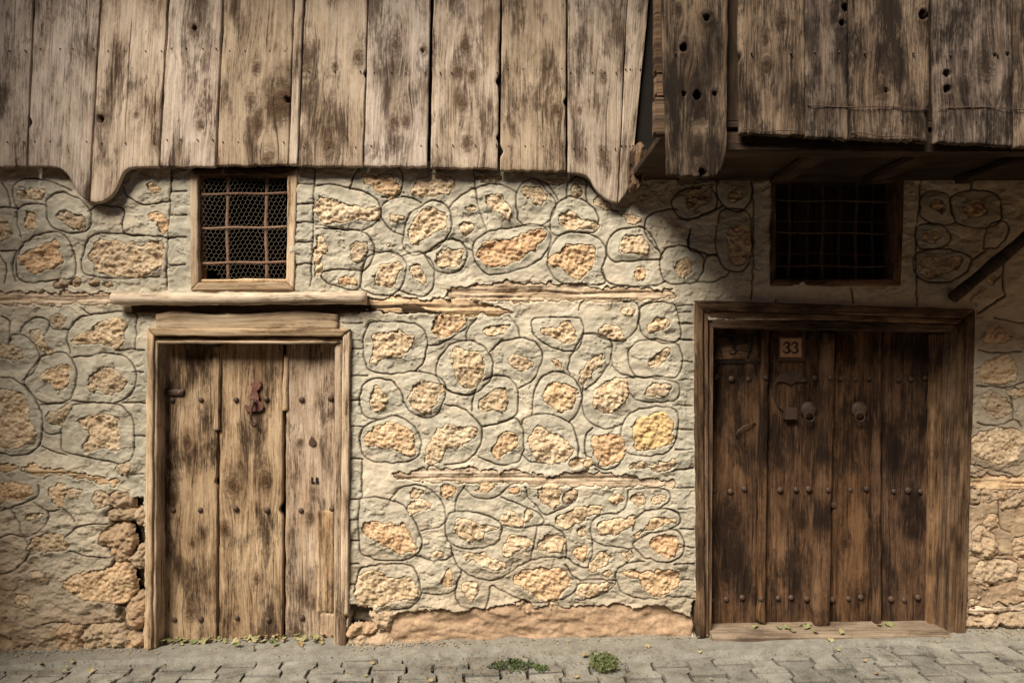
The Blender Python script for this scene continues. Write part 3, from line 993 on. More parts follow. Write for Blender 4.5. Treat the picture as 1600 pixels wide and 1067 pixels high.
# ------------------------------------------------------------------ left upper storey cladding
PL = 0.07
clad = thing('plank_cladding', W(480, 262, PL), 'pale weathered vertical plank cladding with scrolled lower ends above the small wire-meshed window', 'cladding')
def sbot(x0, x1, y0, y1): return [(x0, y0), (x1, y1)]
TOP = -225
def ex(xt, xb, yb=262):       # extend the plank edge up beyond the picture along its lean
    return xt + (xt - xb) * (-TOP) / yb
lobe1 = [(43, 260), (70, 260), (86, 261), (97, 265), (106, 274), (112, 285), (117, 296), (124, 305), (131, 311), (137.5, 314)]
lobe2 = [(141, 315), (150, 317), (160, 315), (170, 309), (178, 300), (184, 288), (188, 277), (193, 268), (201, 263), (212, 261), (247, 261)]
lobe3 = [(887, 270), (899, 271), (909, 272), (918, 276), (924, 283), (929, 293), (936, 302), (946, 310), (955, 315), (965, 317)]
lobe4 = [(966.5, 317), (974, 308), (981, 297), (986, 280), (988, 262)]
CL = [  # top x0,x1 at y=0 ; bottom x0,x1 ; bottom edge ; knots ; holes
    (-45, 52, -58, 40, sbot(-58, 40, 260, 260), [], []),
    (54.5, 158, 43, 144, lobe1, [], []),
    (161.5, 262, 149, 247, lobe2, [(160, 185, 6), (213, 178, 5)], [(157, 186, 5)]),
    (264.5, 347, 249.5, 335, sbot(249.5, 335, 261, 261), [(304, 44, 9), (313, 194, 7)], [(304, 44, 3.2), (317, 200, 2)]),
    (350, 458.5, 338.5, 449.5, sbot(338.5, 449.5, 259, 258), [(401, 106, 8), (392, 158, 9), (436, 158, 22), (418, 250, 10), (401, 188, 8)], [(449, 156, 4)]),
    (460.5, 474.5, 451, 464.5, sbot(451, 464.5, 258, 258), [], []),
    (476.5, 574, 466, 566.5, sbot(466, 566.5, 260, 260), [(511, 229, 11), (523, 104, 6), (478, 95, 10), (560, 90, 9)], []),
    (576.5, 672.5, 568.5, 667, sbot(568.5, 667, 260, 261), [(618, 70, 10), (662, 78, 7), (615, 190, 9), (634, 190, 8)], [(660, 80, 2.5)]),
    (677, 781.5, 672.5, 777.5, sbot(672.5, 777.5, 262, 264), [(728, 67, 7), (715, 110, 8), (738, 119, 8), (722, 161, 9), (729, 223, 10)], []),
    (784.5, 885, 781.5, 884, sbot(781.5, 884, 266, 268), [(868, 171, 7)], []),
    (887.5, 979, 887, 966, lobe3, [(905, 171, 5), (941, 120, 8), (944, 245, 13)], []),
    (980.5, 1014, 967, 988, lobe4, [], []),
]
for i, (a, b, c, d, bot, kn, ho) in enumerate(CL):
    yb = 262
    pos, w, l = curved(ex(a, c), ex(b, d), TOP, 0, np.mean([q[1] for q in bot]), 0, bot)
    ch = []
    if i in (1,): ch = [(.86, -1, 7)]
    if i == 8: ch = [(.72, 1, 7), (.90, 1, 6)]
    if i == 9: ch = [(.78, 1, 6), (.94, -1, 7)]
    if i == 6: ch = [(.70, 1, 5)]
    pl = board('plank', pos, w, l, PL + rng.uniform(-.004, .004), .028, M['pale'], clad, kn, ho, relief=.0022, cup=rng.uniform(-.003, .004),
               wob=1.3, ends=1.2 if len(bot) == 2 else .15, chips=ch)
    if w > 30:
        for yy in ((79, 221) if i < 5 else (111, 229)):
            t = yy / 262
            x0 = a + (c - a) * t; x1 = b + (d - b) * t
            nails(pl, [x0 + (x1 - x0) * (f + rng.uniform(-.05, .05)) for f in rng.choice([(.08, .36, .66, .93), (.12, .5, .9), (.1, .42, .63, .91), (.07, .3, .93)])], yy + rng.uniform(-3, 3), PL + .002)
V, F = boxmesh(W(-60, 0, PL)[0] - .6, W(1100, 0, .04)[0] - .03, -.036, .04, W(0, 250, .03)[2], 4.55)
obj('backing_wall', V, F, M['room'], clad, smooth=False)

# ------------------------------------------------------------------ right jettied storey
PJ = 1.00
jet = thing('jettied_storey', W(1320, 225, PJ), 'grey weathered plank box of the jettied storey overhanging the numbered double door', 'overhang')
jb0 = [(1043, 272), (1060, 275), (1085, 276), (1108, 277), (1118, 275), (1127, 266), (1132, 250), (1135, 225)]
JL = [
    (1034, 1139.5, 1043, 1135, jb0, [(1059, 13, 8), (1090, 149, 15), (1098, 266, 17), (1069, 74, 12), (1104, 29, 10), (1087, 228, 10)], [(1069, 74, 5.5), (1090, 149, 6), (1104, 29, 4.5), (1098, 269, 5), (1069, 147, 3), (1117, 147, 3)]),
    (1154, 1257, 1156, 1257, sbot(1156, 1257, 209, 212), [(1197, 100, 9), (1222, 36, 7), (1196, 60, 7)], []),
    (1260, 1323.5, 1259, 1325, sbot(1259, 1325, 214, 217), [(1316, 36, 8), (1300, 25, 8)], [(1316, 37, 4), (1321, 12, 5)]),
    (1326.5, 1453, 1328, 1450, sbot(1328, 1450, 217, 222), [(1378, 140, 12), (1444, 24, 9)], [(1443, 24, 7), (1385, 142, 3)]),
    (1460, 1584.5, 1462, 1584, sbot(1462, 1584, 222, 228), [(1507, 132, 9), (1540, 105, 16), (1507, 84, 8)], [(1480, 116, 4.5), (1481, 140, 5), (1557, 86, 2.5), (1576, 84, 2.5)]),
    (1587, 1690, 1587, 1690, sbot(1587, 1690, 229, 231), [(1640, 100, 9)], []),
    (1693, 1800, 1693, 1800, sbot(1693, 1800, 231, 230), [], []),
    (1803, 1915, 1803, 1915, sbot(1803, 1915, 231, 231), [(1850, 90, 9)], []),
    (1918, 2030, 1918, 2030, sbot(1918, 2030, 232, 230), [], []),
    (2033, 2150, 2033, 2150, sbot(2033, 2150, 230, 231), [(2090, 140, 8)], []),
]
for i, (a, b, c, d, bot, kn, ho) in enumerate(JL):
    pos, w, l = curved(ex(a, c) if i == 0 else a, b, TOP, 0, np.mean([q[1] for q in bot]), 0, bot)
    ch = [(.90, 1, 9)] if i == 3 else ([(.72, -1, 6)] if i == 1 else [])
    pl = board('plank', pos, w, l, PJ + rng.uniform(-.006, .004), .03, M['grey'], jet, kn, ho, relief=.0036, cup=rng.uniform(-.003, .005), wob=1.8, ends=1.5, chips=ch)
    nails(pl, [a + (b - a) * f for f in (.2, .8)], 84 + rng.uniform(-3, 3), PJ + .003)
# scratch lines across the planks, modelled as thin dark rods
for (xa, ya, xb, yb) in ((1262, 165, 1452, 170), (1466, 168, 1690, 172), (1160, 203, 1250, 206), (1330, 208, 1446, 217)):
    path = [W(xa + (xb - xa) * t, ya + (yb - ya) * t + 1.5 * math.sin(t * 9 + xa), PJ + .006) for t in np.linspace(0, 1, 14)]
    V, F = tube(path, .0022, 5)
    obj('scratch_line', V, F, M['iron'], jet)
kx = lambda px: (px - CX) / S * (D - PJ) / D
zb = W(0, 214, PJ)[2]
def wbox(name, x0, x1, y0, y1, z0, z1, mat, parent, axis='x'):
    """bevelled timber with grain along an axis"""
    V, F = boxmesh(x0, x1, y0, y1, z0, z1)
    nseg = 10
    V = []; F = []
    b = min(.008, (y1 - y0) * .2, (z1 - z0) * .2, (x1 - x0) * .2)
    prof = lambda a0, a1, b0, b1: [(a0 + b, b0), (a1 - b, b0), (a1, b0 + b), (a1, b1 - b), (a1 - b, b1), (a0 + b, b1), (a0, b1 - b), (a0, b0 + b)]
    G = []
    for s in range(nseg + 1):
        t = s / nseg
        if axis == 'x': pr = prof(y0, y1, z0, z1)
        elif axis == 'y': pr = prof(x0, x1, z0, z1)
        else: pr = prof(x0, x1, y0, y1)
        for q, (u, v) in enumerate(pr):
            wv = .004 * math.sin(t * 7 + q * 1.3 + x0 * 9)
            u += wv; v += wv * .6
            if axis == 'x': c = (x0 + (x1 - x0) * t, u, v); gz = c[0]
            elif axis == 'y': c = (u, y0 + (y1 - y0) * t, v); gz = c[1]
            else: c = (u, v, z0 + (z1 - z0) * t); gz = c[2]
            V.append(c); G.append((v, gz + u * .3, 9) if axis == 'y' else (u + v, gz, 9))
    for s in range(nseg):
        for q in range(8):
            F.append((s * 8 + q, s * 8 + (q + 1) % 8, s * 8 + 8 + (q + 1) % 8, s * 8 + 8 + q))
    F.append(tuple(range(8))[::-1]); F.append(tuple(range(nseg * 8, nseg * 8 + 8)))
    me = obj(name, V, F, mat, parent, {'grain': G}, smooth=False)
    return me
x0j, x1j = kx(1047), kx(2145)
wbox('soffit', x0j, x1j, -PJ + .04, .3, zb + .05, zb + .08, M['dark_beam'], jet)
wbox('floor_beam', kx(1142), x1j, -PJ + .055, -PJ + .16, zb - .045, zb + .045, M['dark_beam'], jet)
wbox('wall_plate', W(1125, 0)[0], x1j, -.10, .04, W(0, 262)[2], W(0, 228)[2], M['dark_beam'], jet)
for j in range(6):
    xx = x0j + .25 + j * .52
    wbox('joist', xx, xx + .09, -PJ + .165, -.105, zb + .008, zb + .048, M['dark_beam'], jet, 'y')
wbox('side_wall', x0j + .32, x0j + .37, -PJ + .05, .3, zb + .082, 4.55, M['dark_beam'], jet, 'z')
wbox('backing_wall', x0j + .02, x1j, -PJ + .045, -PJ + .075, zb + .084, 4.55, M['dark_beam'], jet, 'z')
# stacked log ends seen in the gap
for (ya, yb2, xa, xb, pj) in ((-200, 113, 1024, 1040, .90), (116, 149, 1025, 1042, .92), (152, 209, 1023, 1044, .93)):
    a = W(xa, ya, pj); b = W(xb, yb2, pj)
    wbox('log_end', a[0], b[0], -pj, -pj + .06, b[2], a[2], M['dframe'], jet, 'y')
# corner corbel beside the gap
cb = thing('timber_corbel', W(1000, 300, .2), 'short rounded timber corbel end beside the scrolled corner plank under the dark gap', 'corbel')
prof = [(1001, 222), (1008, 230), (1013, 242), (1014, 254), (1010, 268), (1004, 282), (1000, 296), (990, 304), (982, 300), (980, 270), (984, 240), (992, 228)]
V = []; F = []; G = []
P2 = spline(prof, True, 4); n = len(P2)
for q, (pp, sc) in enumerate(((.135, .12), (.135, .35), (.132, .6), (.128, .82), (.11, .97), (.09, 1.0), (.0, 1.0))):
    for x, y in P2:
        cxp, cyp = 998, 262
        X_, Y_ = cxp + (x - cxp) * sc, cyp + (y - cyp) * sc
        c = W(X_, Y_, pp + .030 * float(fbm(np.array(X_ / 9.0), np.array(Y_ / 12.0), 3, 3)))
        V.append(c); G.append((c[0], c[2] * .6, 9))
for q in range(6):
    for i in range(n): F.append((q * n + i, q * n + (i + 1) % n, (q + 1) * n + (i + 1) % n, (q + 1) * n + i))
F.append(tuple(range(n))[::-1])
obj('corbel_block', V, F, M['dframe'], cb, {'grain': G}, smooth=False)
# diagonal brace
br = thing('diagonal_brace', W(1490, 464, .02), 'dark diagonal timber brace rising from the wall beside the barred window to the overhang', 'brace')
a = Vector(W(1488, 466, .01)); b = Vector(W(1690, 300, .6))
V, F = tube([a.lerp(b, t) for t in np.linspace(0, 1, 12)], [.031 + .003 * math.sin(k * 1.9) for k in range(12)], 10)
obj('brace_timber', V, F, M['dark_beam'], br, {'grain': [(v[0] + v[2], (Vector(v) - a).length, 9) for v in V]})

# unseen eave added to shade the top of both storeys
ev = thing('added_shade_eave', (0, -.3, 4.62), 'board and rafter eave added above the view to shade the plank cladding', 'roof')
for k in range(19):
    xx = -3.7 + k * .41
    wbox('rafter', xx, xx + .07, -.68, .3, 4.56, 4.65, M['dark_beam'], ev, 'y')
for k in range(5):
    y0 = -.74 + k * .235
    wbox('eave_board', -3.85, 3.85, y0, y0 + .225, 4.655, 4.68, M['dark_beam'], ev, 'x')
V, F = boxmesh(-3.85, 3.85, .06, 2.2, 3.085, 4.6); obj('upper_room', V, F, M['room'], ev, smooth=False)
# unseen house added across the street to cut low sky light
oh = thing('added_opposite_house', (0, -6.2, 0), 'plain unseen house added across the street to hold back low sky light', 'house')
V, F = boxmesh(-9, 9, -12, -6.2, -.4, 5.8); obj('wall', V, F, M['mortar'], oh, smooth=False)
V = [(-9.3, -6.0, 5.75), (9.3, -6.0, 5.75), (9.3, -9.1, 6.7), (-9.3, -9.1, 6.7), (-9.3, -12.4, 5.75), (9.3, -12.4, 5.75)]
obj('roof', V, [(0, 1, 2, 3), (3, 2, 5, 4), (0, 3, 4), (1, 5, 2)], M['redrust'], oh, smooth=False)
for k in range(6):
    for zz in (.9, 3.3):
        xx = -7.4 + k * 2.7
        V, F = boxmesh(xx, xx + 1.0, -6.22, -6.16, zz, zz + 1.3); w_ = obj('window', V, F, M['room'], oh, smooth=False)

# unseen neighbours added to darken both ends of the wall
for sx, lab in ((-1, 'plain unseen house added past the pale cladding to shade the left edge'), (1, 'plain unseen house added past the jettied storey to block sky light')):
    nb = thing('added_side_house', (sx * 6.0, -.5, 0), lab, 'house')
    xa, xb = sorted((sx * (3.62 if sx < 0 else 3.75), sx * 9.0))
    V, F = boxmesh(xa, xb, -1.5, 2.2, -.4, 5.0); obj('wall', V, F, M['mortar'], nb, smooth=False)
    V = [(xa - .15, -1.8, 4.98), (xb, -1.8, 4.98), (xb, .6, 5.9), (xa - .15, .6, 5.9), (xa - .15, 2.6, 4.98), (xb, 2.6, 4.98)]
    if sx < 0: V = [(v[0] + .15 * (v[0] < -4) + (.15 if v[0] > -4 else 0), v[1], v[2]) for v in V]
    obj('roof', V, [(0, 1, 2, 3), (3, 2, 5, 4), (0, 3, 4), (1, 5, 2)], M['redrust'], nb, smooth=False)
    V, F = boxmesh(sx * 5.6 - .5, sx * 5.6 + .5, -1.54, -1.45, -.2, 2.0); obj('door', V, F, M['ink'], nb, smooth=False)

# ------------------------------------------------------------------ log ledge and lintel timbers over the left door
lg = []
for t in np.linspace(0, 1, 40):
    lg.append(W(177 + (572 - 177) * t, 466.5 + .8 * math.sin(t * 5), .052))
V, F = tube(lg, [.0355 + .0025 * math.sin(k * .7) + .0015 * math.sin(k * 2.3) for k in range(40)], 16)
G = []
for i, v in enumerate(V):
    G.append(((i % 16) / 16 * .21, v[0], 9))
ledge = obj('log_ledge', V, F, M['peeled'], None, {'grain': G})
tag(ledge, 'pale peeled round log ledge lying along the wall below the wire-meshed window', 'log')
lint = thing('door_lintel', W(390, 514), 'split brown timber lintel between the round log and the pale-framed left door', 'lintel')
qboard('lintel_board', (205, 477), (640, 474), (690, 490), (205, 489), .012, .06, M['dark_beam'], lint, 'h', relief=.003)
def lpos(u, v):
    x = 243 + (527 - 243) * v
    yt = 489 + 3.5 * np.sin(v * 9 + 4.2) + 4 * (1 - ss(.0, .1, v))
    return x, yt + (515 - yt) * u
board('lintel_beam', lpos, 26, 284, .022, .07, M['beam'], lint, relief=.004, wob=1.0)
# ------------------------------------------------------------------ left door
dl = thing('plank_door', W(387, 1015), 'sun-bleached brown three-plank door in a pale frame with an iron drop knocker', 'door')
pf = .026
qboard('door_jamb', (229, 514), (239, 524), (236, 1016), (225, 1016), pf, .13, M['frame'], dl, relief=.002, wob=1.6)
qboard('door_jamb', (239.5, 526), (246, 536), (244, 1014), (236.5, 1015), pf - .018, .12, M['frame'], dl, relief=.002)
qboard('door_jamb', (535, 526), (547, 514), (543, 962), (532, 960), pf, .13, M['frame'], dl, relief=.002, wob=1.8, ends=3)
qboard('door_jamb', (532, 962), (541, 966), (541, 1016), (531, 1016), pf - .012, .10, M['dframe'], dl, relief=.003, wob=2.0, ends=3)
qboard('door_jamb', (523, 538), (534.5, 527), (531.5, 1014), (522, 1014), pf - .020, .12, M['frame'], dl, relief=.002)
qboard('door_head', (229, 513), (547, 514), (534, 526), (240, 525), pf + .004, .13, M['frame'], dl, 'h', relief=.002, ends=.4)
qboard('door_head', (240, 525.5), (534, 526.5), (531, 533), (243, 533), pf - .018, .12, M['dframe'], dl, 'h', relief=.002)
qboard('door_head', (243, 532), (532, 533), (524, 537.5), (246, 537.5), pf - .006, .10, M['frame'], dl, 'h', relief=.002)
pd = -.085
d1 = qboard('door_plank', (244, 530), (339, 530), (337.5, 1014), (243, 1014), pd, .04, M['door'], dl, knots=[(292, 690, 8), (268, 775, 10), (300, 850, 5), (297, 957, 9)], relief=.0025, wob=1.0, chips=[(.46, 1, 5)])
d2 = qboard('door_plank', (343.5, 530), (441.5, 530), (440.5, 1014), (342, 1014), pd - .004, .04, M['door'], dl, knots=[(362, 757, 13), (415, 750, 11), (400, 905, 6), (395, 640, 7), (352, 830, 7)], relief=.0025, wob=1.0, chips=[(.55, 1, 8)])
d3 = qboard('door_plank', (446.5, 530), (526, 530), (526, 1014), (446, 1014), pd, .04, M['door'], dl, knots=[(468, 690, 6), (484, 808, 8), (460, 998, 9)], holes=[(458, 1003, 3), (466, 1002, 3)], relief=.0025, wob=1.0)
qboard('cover_strip', (333, 540), (344, 540), (343, 672), (334, 672), pd + .014, .02, M['door'], dl, wob=1.6, ends=2)
qboard('cover_strip', (443, 556), (450, 556), (449, 642), (440, 642), pd + .014, .02, M['frame'], dl, wob=1.6, ends=2)
qboard('patch_board', (496, 798), (521, 798), (521, 957), (495, 957), pd + .004, .02, M['door'], dl, wob=.6)
qboard('patch_board', (500, 959), (523, 959), (523, 1012), (500, 1012), pd + .008, .02, M['door'], dl, wob=.8)
for yy in (625, 795, 965):
    for xx in (271, 314, 368, 417, 472, 518):
        if yy == 965 and xx == 518: continue
        dome('stud', xx + rng.uniform(-2, 2), yy + rng.uniform(-3, 3), pd + .003, rng.uniform(.014, .0195), M['iron'], dl)
qboard('hinge_strap', (248, 607), (287, 609), (286, 619), (248, 618), pd + .012, .01, M['iron'], dl, 'h', wob=.8)
dome('hinge_nail', 280, 613, pd + .013, .008, M['rust'], dl)
kn = [(397, 596), (402, 598), (406, 594), (408, 601), (405, 607), (401, 611), (404, 618), (404, 626), (409, 629), (412, 634), (409, 641), (403, 643), (397, 642), (391, 644), (384, 641), (381, 635), (384, 631), (388, 635), (391, 628), (389, 620), (392, 613), (394, 606), (391, 600)]
V = [W(x, y, pd + .014) for x, y in kn] + [W(x, y, pd + .002) for x, y in kn]; n = len(kn)
F = [tuple(range(n))] + [(i, n + i, n + (i + 1) % n, (i + 1) % n) for i in range(n)]
kp = obj('knocker_plate', V, F, M['redrust'], dl, smooth=False)
V, F = tube([W(396, 624, pd + .02), W(395, 629, pd + .04), W(393, 640, pd + .042), W(392, 652, pd + .036), W(393, 660, pd + .03), W(397, 664, pd + .03), W(401, 665, pd + .028)],
            [.008, .010, .0085, .0085, .010, .015, .011], 8)
obj('knocker_hammer', V, F, M['iron'], dl)
V, F = tube([W(395 + 4.5 * math.cos(t), 625 + 4.5 * math.sin(t), pd + .028) for t in np.linspace(0, 2 * math.pi, 14)], .0035, 6, False)
obj('knocker_ring', V, F, M['rust'], dl)
kq = [(487, 681), (493, 688), (493, 694), (488, 697), (482, 694), (483, 688)]
V = [W(x, y, pd + .009) for x, y in kq] + [W(x, y, pd - .002) for x, y in kq]; n = 6
obj('keyhole_plate', V, [tuple(range(n))] + [(i, n + i, n + (i + 1) % n, (i + 1) % n) for i in range(n)], M['iron'], dl, smooth=False)
for poly in ([(486, 745), (488, 745), (488, 752), (491, 752), (491, 755), (486, 755)], [(493, 745), (497, 746), (496, 749), (498, 751), (497, 755), (493, 755)]):
    n = len(poly); V = [W(x, y, pd + .0065) for x, y in poly] + [W(x, y, pd - .002) for x, y in poly]
    obj('painted_letter', V, [tuple(range(n))] + [(i, n + i, n + (i + 1) % n, (i + 1) % n) for i in range(n)], M['ink'], dl, smooth=False)

# ------------------------------------------------------------------ left window
wl = thing('barred_window', W(380, 452), 'small pale-framed window with rusty bars and chicken wire above the round log', 'window')
pw = .012
qboard('window_frame', (296, 266), (308, 274), (310, 441), (298, 453), pw, .09, M['frame'], wl, wob=1.2)
qboard('window_frame', (449, 274), (464, 264), (459, 453), (447, 441), pw, .09, M['frame'], wl, wob=1.2)
qboard('window_frame', (297, 263), (465, 261), (450, 273), (308, 273.5), pw + .003, .09, M['dframe'], wl, 'h', ends=.4)
qboard('window_frame', (310, 441.5), (447, 441), (459, 454), (298, 454), pw + .003, .09, M['frame'], wl, 'h', ends=.4)
qboard('inner_sill', (308, 436), (448, 436), (448, 442), (308, 442), pw - .02, .06, M['frame'], wl, 'h')
qboard('inner_post', (304, 272), (312, 272), (317, 440), (306, 440), pw - .03, .06, M['dframe'], wl)
for bx in (356, 416.5):
    V, F = tube([W(bx + .8 * math.sin(t * 9), 268 + 172 * t, -.035) for t in np.linspace(0, 1, 16)], [.0105 + .0015 * math.sin(k * 2.1) for k in range(16)], 8)
    obj('bar', V, F, M['rust'], wl)
for by in (303, 356, 410.5):
    V, F = tube([W(306 + 145 * t, by + 1.2 - 2 * t + .6 * math.sin(t * 11), -.026) for t in np.linspace(0, 1, 16)], .0080, 8)
    obj('bar', V, F, M['rust'], wl)
# hexagonal netting
V = []; F = []
def wire(a, b, r=.0006):
    a = Vector(a); b = Vector(b); t = (b - a).normalized(); u = t.orthogonal().normalized(); w = t.cross(u); k = len(V)
    for q in (a, b):
        for i in range(3):
            an = 2 * math.pi * i / 3; V.append(tuple(q + (u * math.cos(an) + w * math.sin(an)) * r))
    for i in range(3): F.append((k + i, k + (i + 1) % 3, k + 3 + (i + 1) % 3, k + 3 + i))
hw, hh = 7.4, 6.8
def hp(x, y):
    p_ = -.012 - .012 * math.sin(x / 30) * math.sin(y / 40) - .02 * max(0, (325 - x) / 20)
    return W(x + 1.6 * math.sin(y / 17), y + 1.4 * math.sin(x / 13), p_)
for j in range(27):
    for i in range(20):
        x = 306 + i * hw + (j % 2) * hw / 2; y = 272 + j * hh * .92
        if x > 448 or y > 437: continue
        if (x - 329) ** 2 / 160 + (y - 426) ** 2 / 90 < 1: continue
        a, b_, c, d = hp(x, y), hp(x, y + hh * .46), hp(x - hw / 2, y + hh * .92), hp(x + hw / 2, y + hh * .92)
        wire(a, b_); wire(b_, c)
        if x + hw / 2 < 450: wire(b_, d)
obj('wire_netting', V, F, M['wire'], wl, smooth=False)

# ------------------------------------------------------------------ right window
wr = thing('lattice_window', W(1308, 447), 'wide dark window with an iron lattice and old boards under the overhang above the numbered door', 'window')
pw = .010
qboard('window_frame', (1205, 272), (1213, 280), (1212, 437), (1203, 446), pw, .09, M['dframe'], wr)
qboard('window_frame', (1397, 280), (1414, 272), (1408, 446), (1394, 437), pw, .09, M['dframe'], wr)
qboard('window_frame', (1205, 270), (1414, 270), (1400, 282), (1212, 281), pw + .003, .09, M['dframe'], wr, 'h', ends=.4)
qboard('window_frame', (1212, 436), (1394, 436.5), (1408, 447), (1203, 446.5), pw + .003, .09, M['dframe'], wr, 'h', ends=.4)
for k in range(6):
    xa = 1206 + k * 33
    qboard('shutter_board', (xa, 262), (xa + 31.5, 262), (xa + 31, 456), (xa, 456), -.16, .02, M['dark_beam'], wr)
for bx, pp in ((1234, -.03), (1286, -.03), (1338, -.03), (1262, -.08), (1312, -.08), (1364, -.08)):
    V, F = tube([W(bx - 2 * t + 1.0 * math.sin(t * 9 + bx), 276 + 164 * t, pp) for t in np.linspace(0, 1, 14)], [.0085 + .0012 * math.sin(k * 2.1) for k in range(14)], 7)
    obj('bar', V, F, M['iron'], wr)
for by, pp in ((313, -.022), (363, -.022), (415, -.022), (345, -.072), (396, -.072)):
    V, F = tube([W(1206 + 198 * t, by + 2 * t + .8 * math.sin(t * 11 + by), pp) for t in np.linspace(0, 1, 16)], .0065, 7)
    obj('bar', V, F, M['iron'], wr)

# ------------------------------------------------------------------ right double door
dr = thing('double_door', W(1300, 995), 'dark brown studded double plank door with ring pulls in a stepped moulded frame', 'door')
q = .030
qboard('door_jamb', (1086, 470), (1099, 483), (1102, 998), (1090, 998), q, .13, M['dframe'], dr, wob=1.4)
qboard('door_jamb', (1099.5, 484), (1107, 494), (1107.5, 996), (1102.5, 997), q - .014, .13, M['dframe'], dr)
qboard('door_jamb', (1107.5, 495), (1115, 513), (1112, 994), (1108, 995), q - .032, .13, M['dframe'], dr)
qboard('door_head', (1085, 469), (1526, 483), (1508, 497), (1098, 484), q + .004, .13, M['dframe'], dr, 'h', ends=.4)
qboard('door_head', (1099, 485), (1508, 498), (1497, 506), (1107, 495), q - .014, .13, M['dframe'], dr, 'h', ends=.4)
qboard('door_head', (1107, 496), (1497, 507), (1486, 519), (1114, 513), q - .028, .13, M['dframe'], dr, 'h', ends=.4)
qboard('door_jamb', (1510, 497), (1525, 484), (1510, 996), (1494, 996), q, .13, M['dframe'], dr, wob=1.4)
qboard('door_jamb', (1499, 506), (1509, 498), (1493, 994), (1483, 994), q - .014, .13, M['dframe'], dr)
qboard('door_jamb', (1485, 520), (1498, 507), (1482, 990), (1470, 990), q - .030, .13, M['dframe'], dr)
qboard('door_jamb', (1458, 521), (1484, 520), (1469, 988), (1452, 986), -.055, .10, M['dframe'], dr)
pd = -.095
qboard('door_plank', (1105, 505), (1189, 505), (1183, 984), (1106, 984), pd, .04, M['dark'], dr, knots=[(1143, 800, 16), (1150, 880, 9), (1135, 900, 7)], relief=.004, wob=1.2)
qboard('door_plank', (1204, 505), (1286, 505), (1270, 982), (1198, 982), pd - .003, .04, M['dark'], dr, knots=[(1253, 815, 7), (1222, 720, 6)], relief=.004, wob=1.2)
qboard('door_plank', (1307, 505), (1365, 505), (1364, 980), (1299, 980), pd, .04, M['dark'], dr, knots=[(1320, 850, 6)], relief=.004, wob=1.2)
qboard('door_plank', (1380, 505), (1462, 505), (1456, 980), (1380, 980), pd - .003, .04, M['dark'], dr, knots=[(1425, 830, 10)], relief=.004, wob=1.2)
qboard('cover_strip', (1191, 512), (1202, 512), (1196, 978), (1185, 970), pd + .032, .045, M['dark'], dr, wob=1.8, ends=3)
qboard('cover_strip', (1288, 518), (1305, 518), (1296, 981), (1273, 981), pd + .055, .07, M['dark'], dr, wob=2.0, ends=2)
qboard('cover_strip', (1367, 512), (1378, 512), (1377, 978), (1367, 978), pd + .032, .045, M['dark'], dr, wob=1.6, ends=2)
ROWS = {590: (1119, 1144, 1168, 1225, 1250, 1271, 1314, 1337, 1359, 1404, 1423, 1445), 765: (1117, 1142, 1164, 1219, 1243, 1265, 1330, 1353, 1397, 1418, 1438),
        935: (1112, 1136, 1159, 1215, 1237, 1260, 1301, 1324, 1346, 1391, 1413, 1433)}
for yy, xs_ in ROWS.items():
    for xx in xs_:
        dome('stud', xx + rng.uniform(-1.5, 1.5), yy + rng.uniform(-3, 3), pd + .004, rng.uniform(.015, .021), M['iron'], dr)
    for xx in ((1196, 1297) if yy == 590 else ((1294,) if yy == 765 else (1189,))):
        dome('stud', xx, yy, pd + (.034 if xx < 1200 else .057), .017, M['iron'], dr)
for rx in (1263, 1342):
    pb = dome('pull_boss', rx, 640, pd + .004, .050, M['iron'], dr, squash=.45, n=18, m=5)
    V, F = tube([W(rx + 2 + 7.5 * math.cos(t), 651 + 7.5 * math.sin(t), pd + .040) for t in np.linspace(0, 2 * math.pi, 20)], .0038, 7, False)
    obj('pull_ring', V, F, M['iron'], dr)
V, F = tube([W(1235 + 26 * math.cos(t), 612 + 32 * math.sin(t), pd + .012) for t in np.linspace(.55 * math.pi, 1.15 * math.pi, 14)], .005, 6)
obj('hasp_arc', V, F, M['iron'], dr)
lp = spline([(1213, 592), (1222, 583), (1235, 579), (1250, 582), (1258, 591), (1262, 594), (1254, 597), (1244, 596), (1236, 601), (1228, 597), (1219, 596), (1212, 598)], True, 3)
n = len(lp); V = [W(x, y, pd + .012) for x, y in lp] + [W(x, y, pd - .002) for x, y in lp]
obj('lock_plate', V, [tuple(range(n))] + [(i, n + i, n + (i + 1) % n, (i + 1) % n) for i in range(n)], M['iron'], dr, smooth=False)
a = W(1227, 637, pd + .035); b = W(1242, 654, pd)
V, F = boxmesh(a[0], b[0], a[1], b[1], b[2], a[2]); obj('padlock', V, F, M['iron'], dr, smooth=False)
V, F = tube([W(1150, 682, pd + .01), W(1154, 673, pd + .025), W(1163, 666, pd + .03), W(1172, 663, pd + .02), W(1180, 661, pd + .005)], [.005, .006, .006, .006, .004], 7)
obj('bent_handle', V, F, M['iron'], dr)
dome('keyhole', 1303, 789, pd + .004, .02, M['iron'], dr, .3)
qboard('number_panel', (1117, 527), (1187, 527), (1187, 562), (1117, 562), pd + .005, .014, M['dark'], dr, 'h', wob=.4, ends=.4)
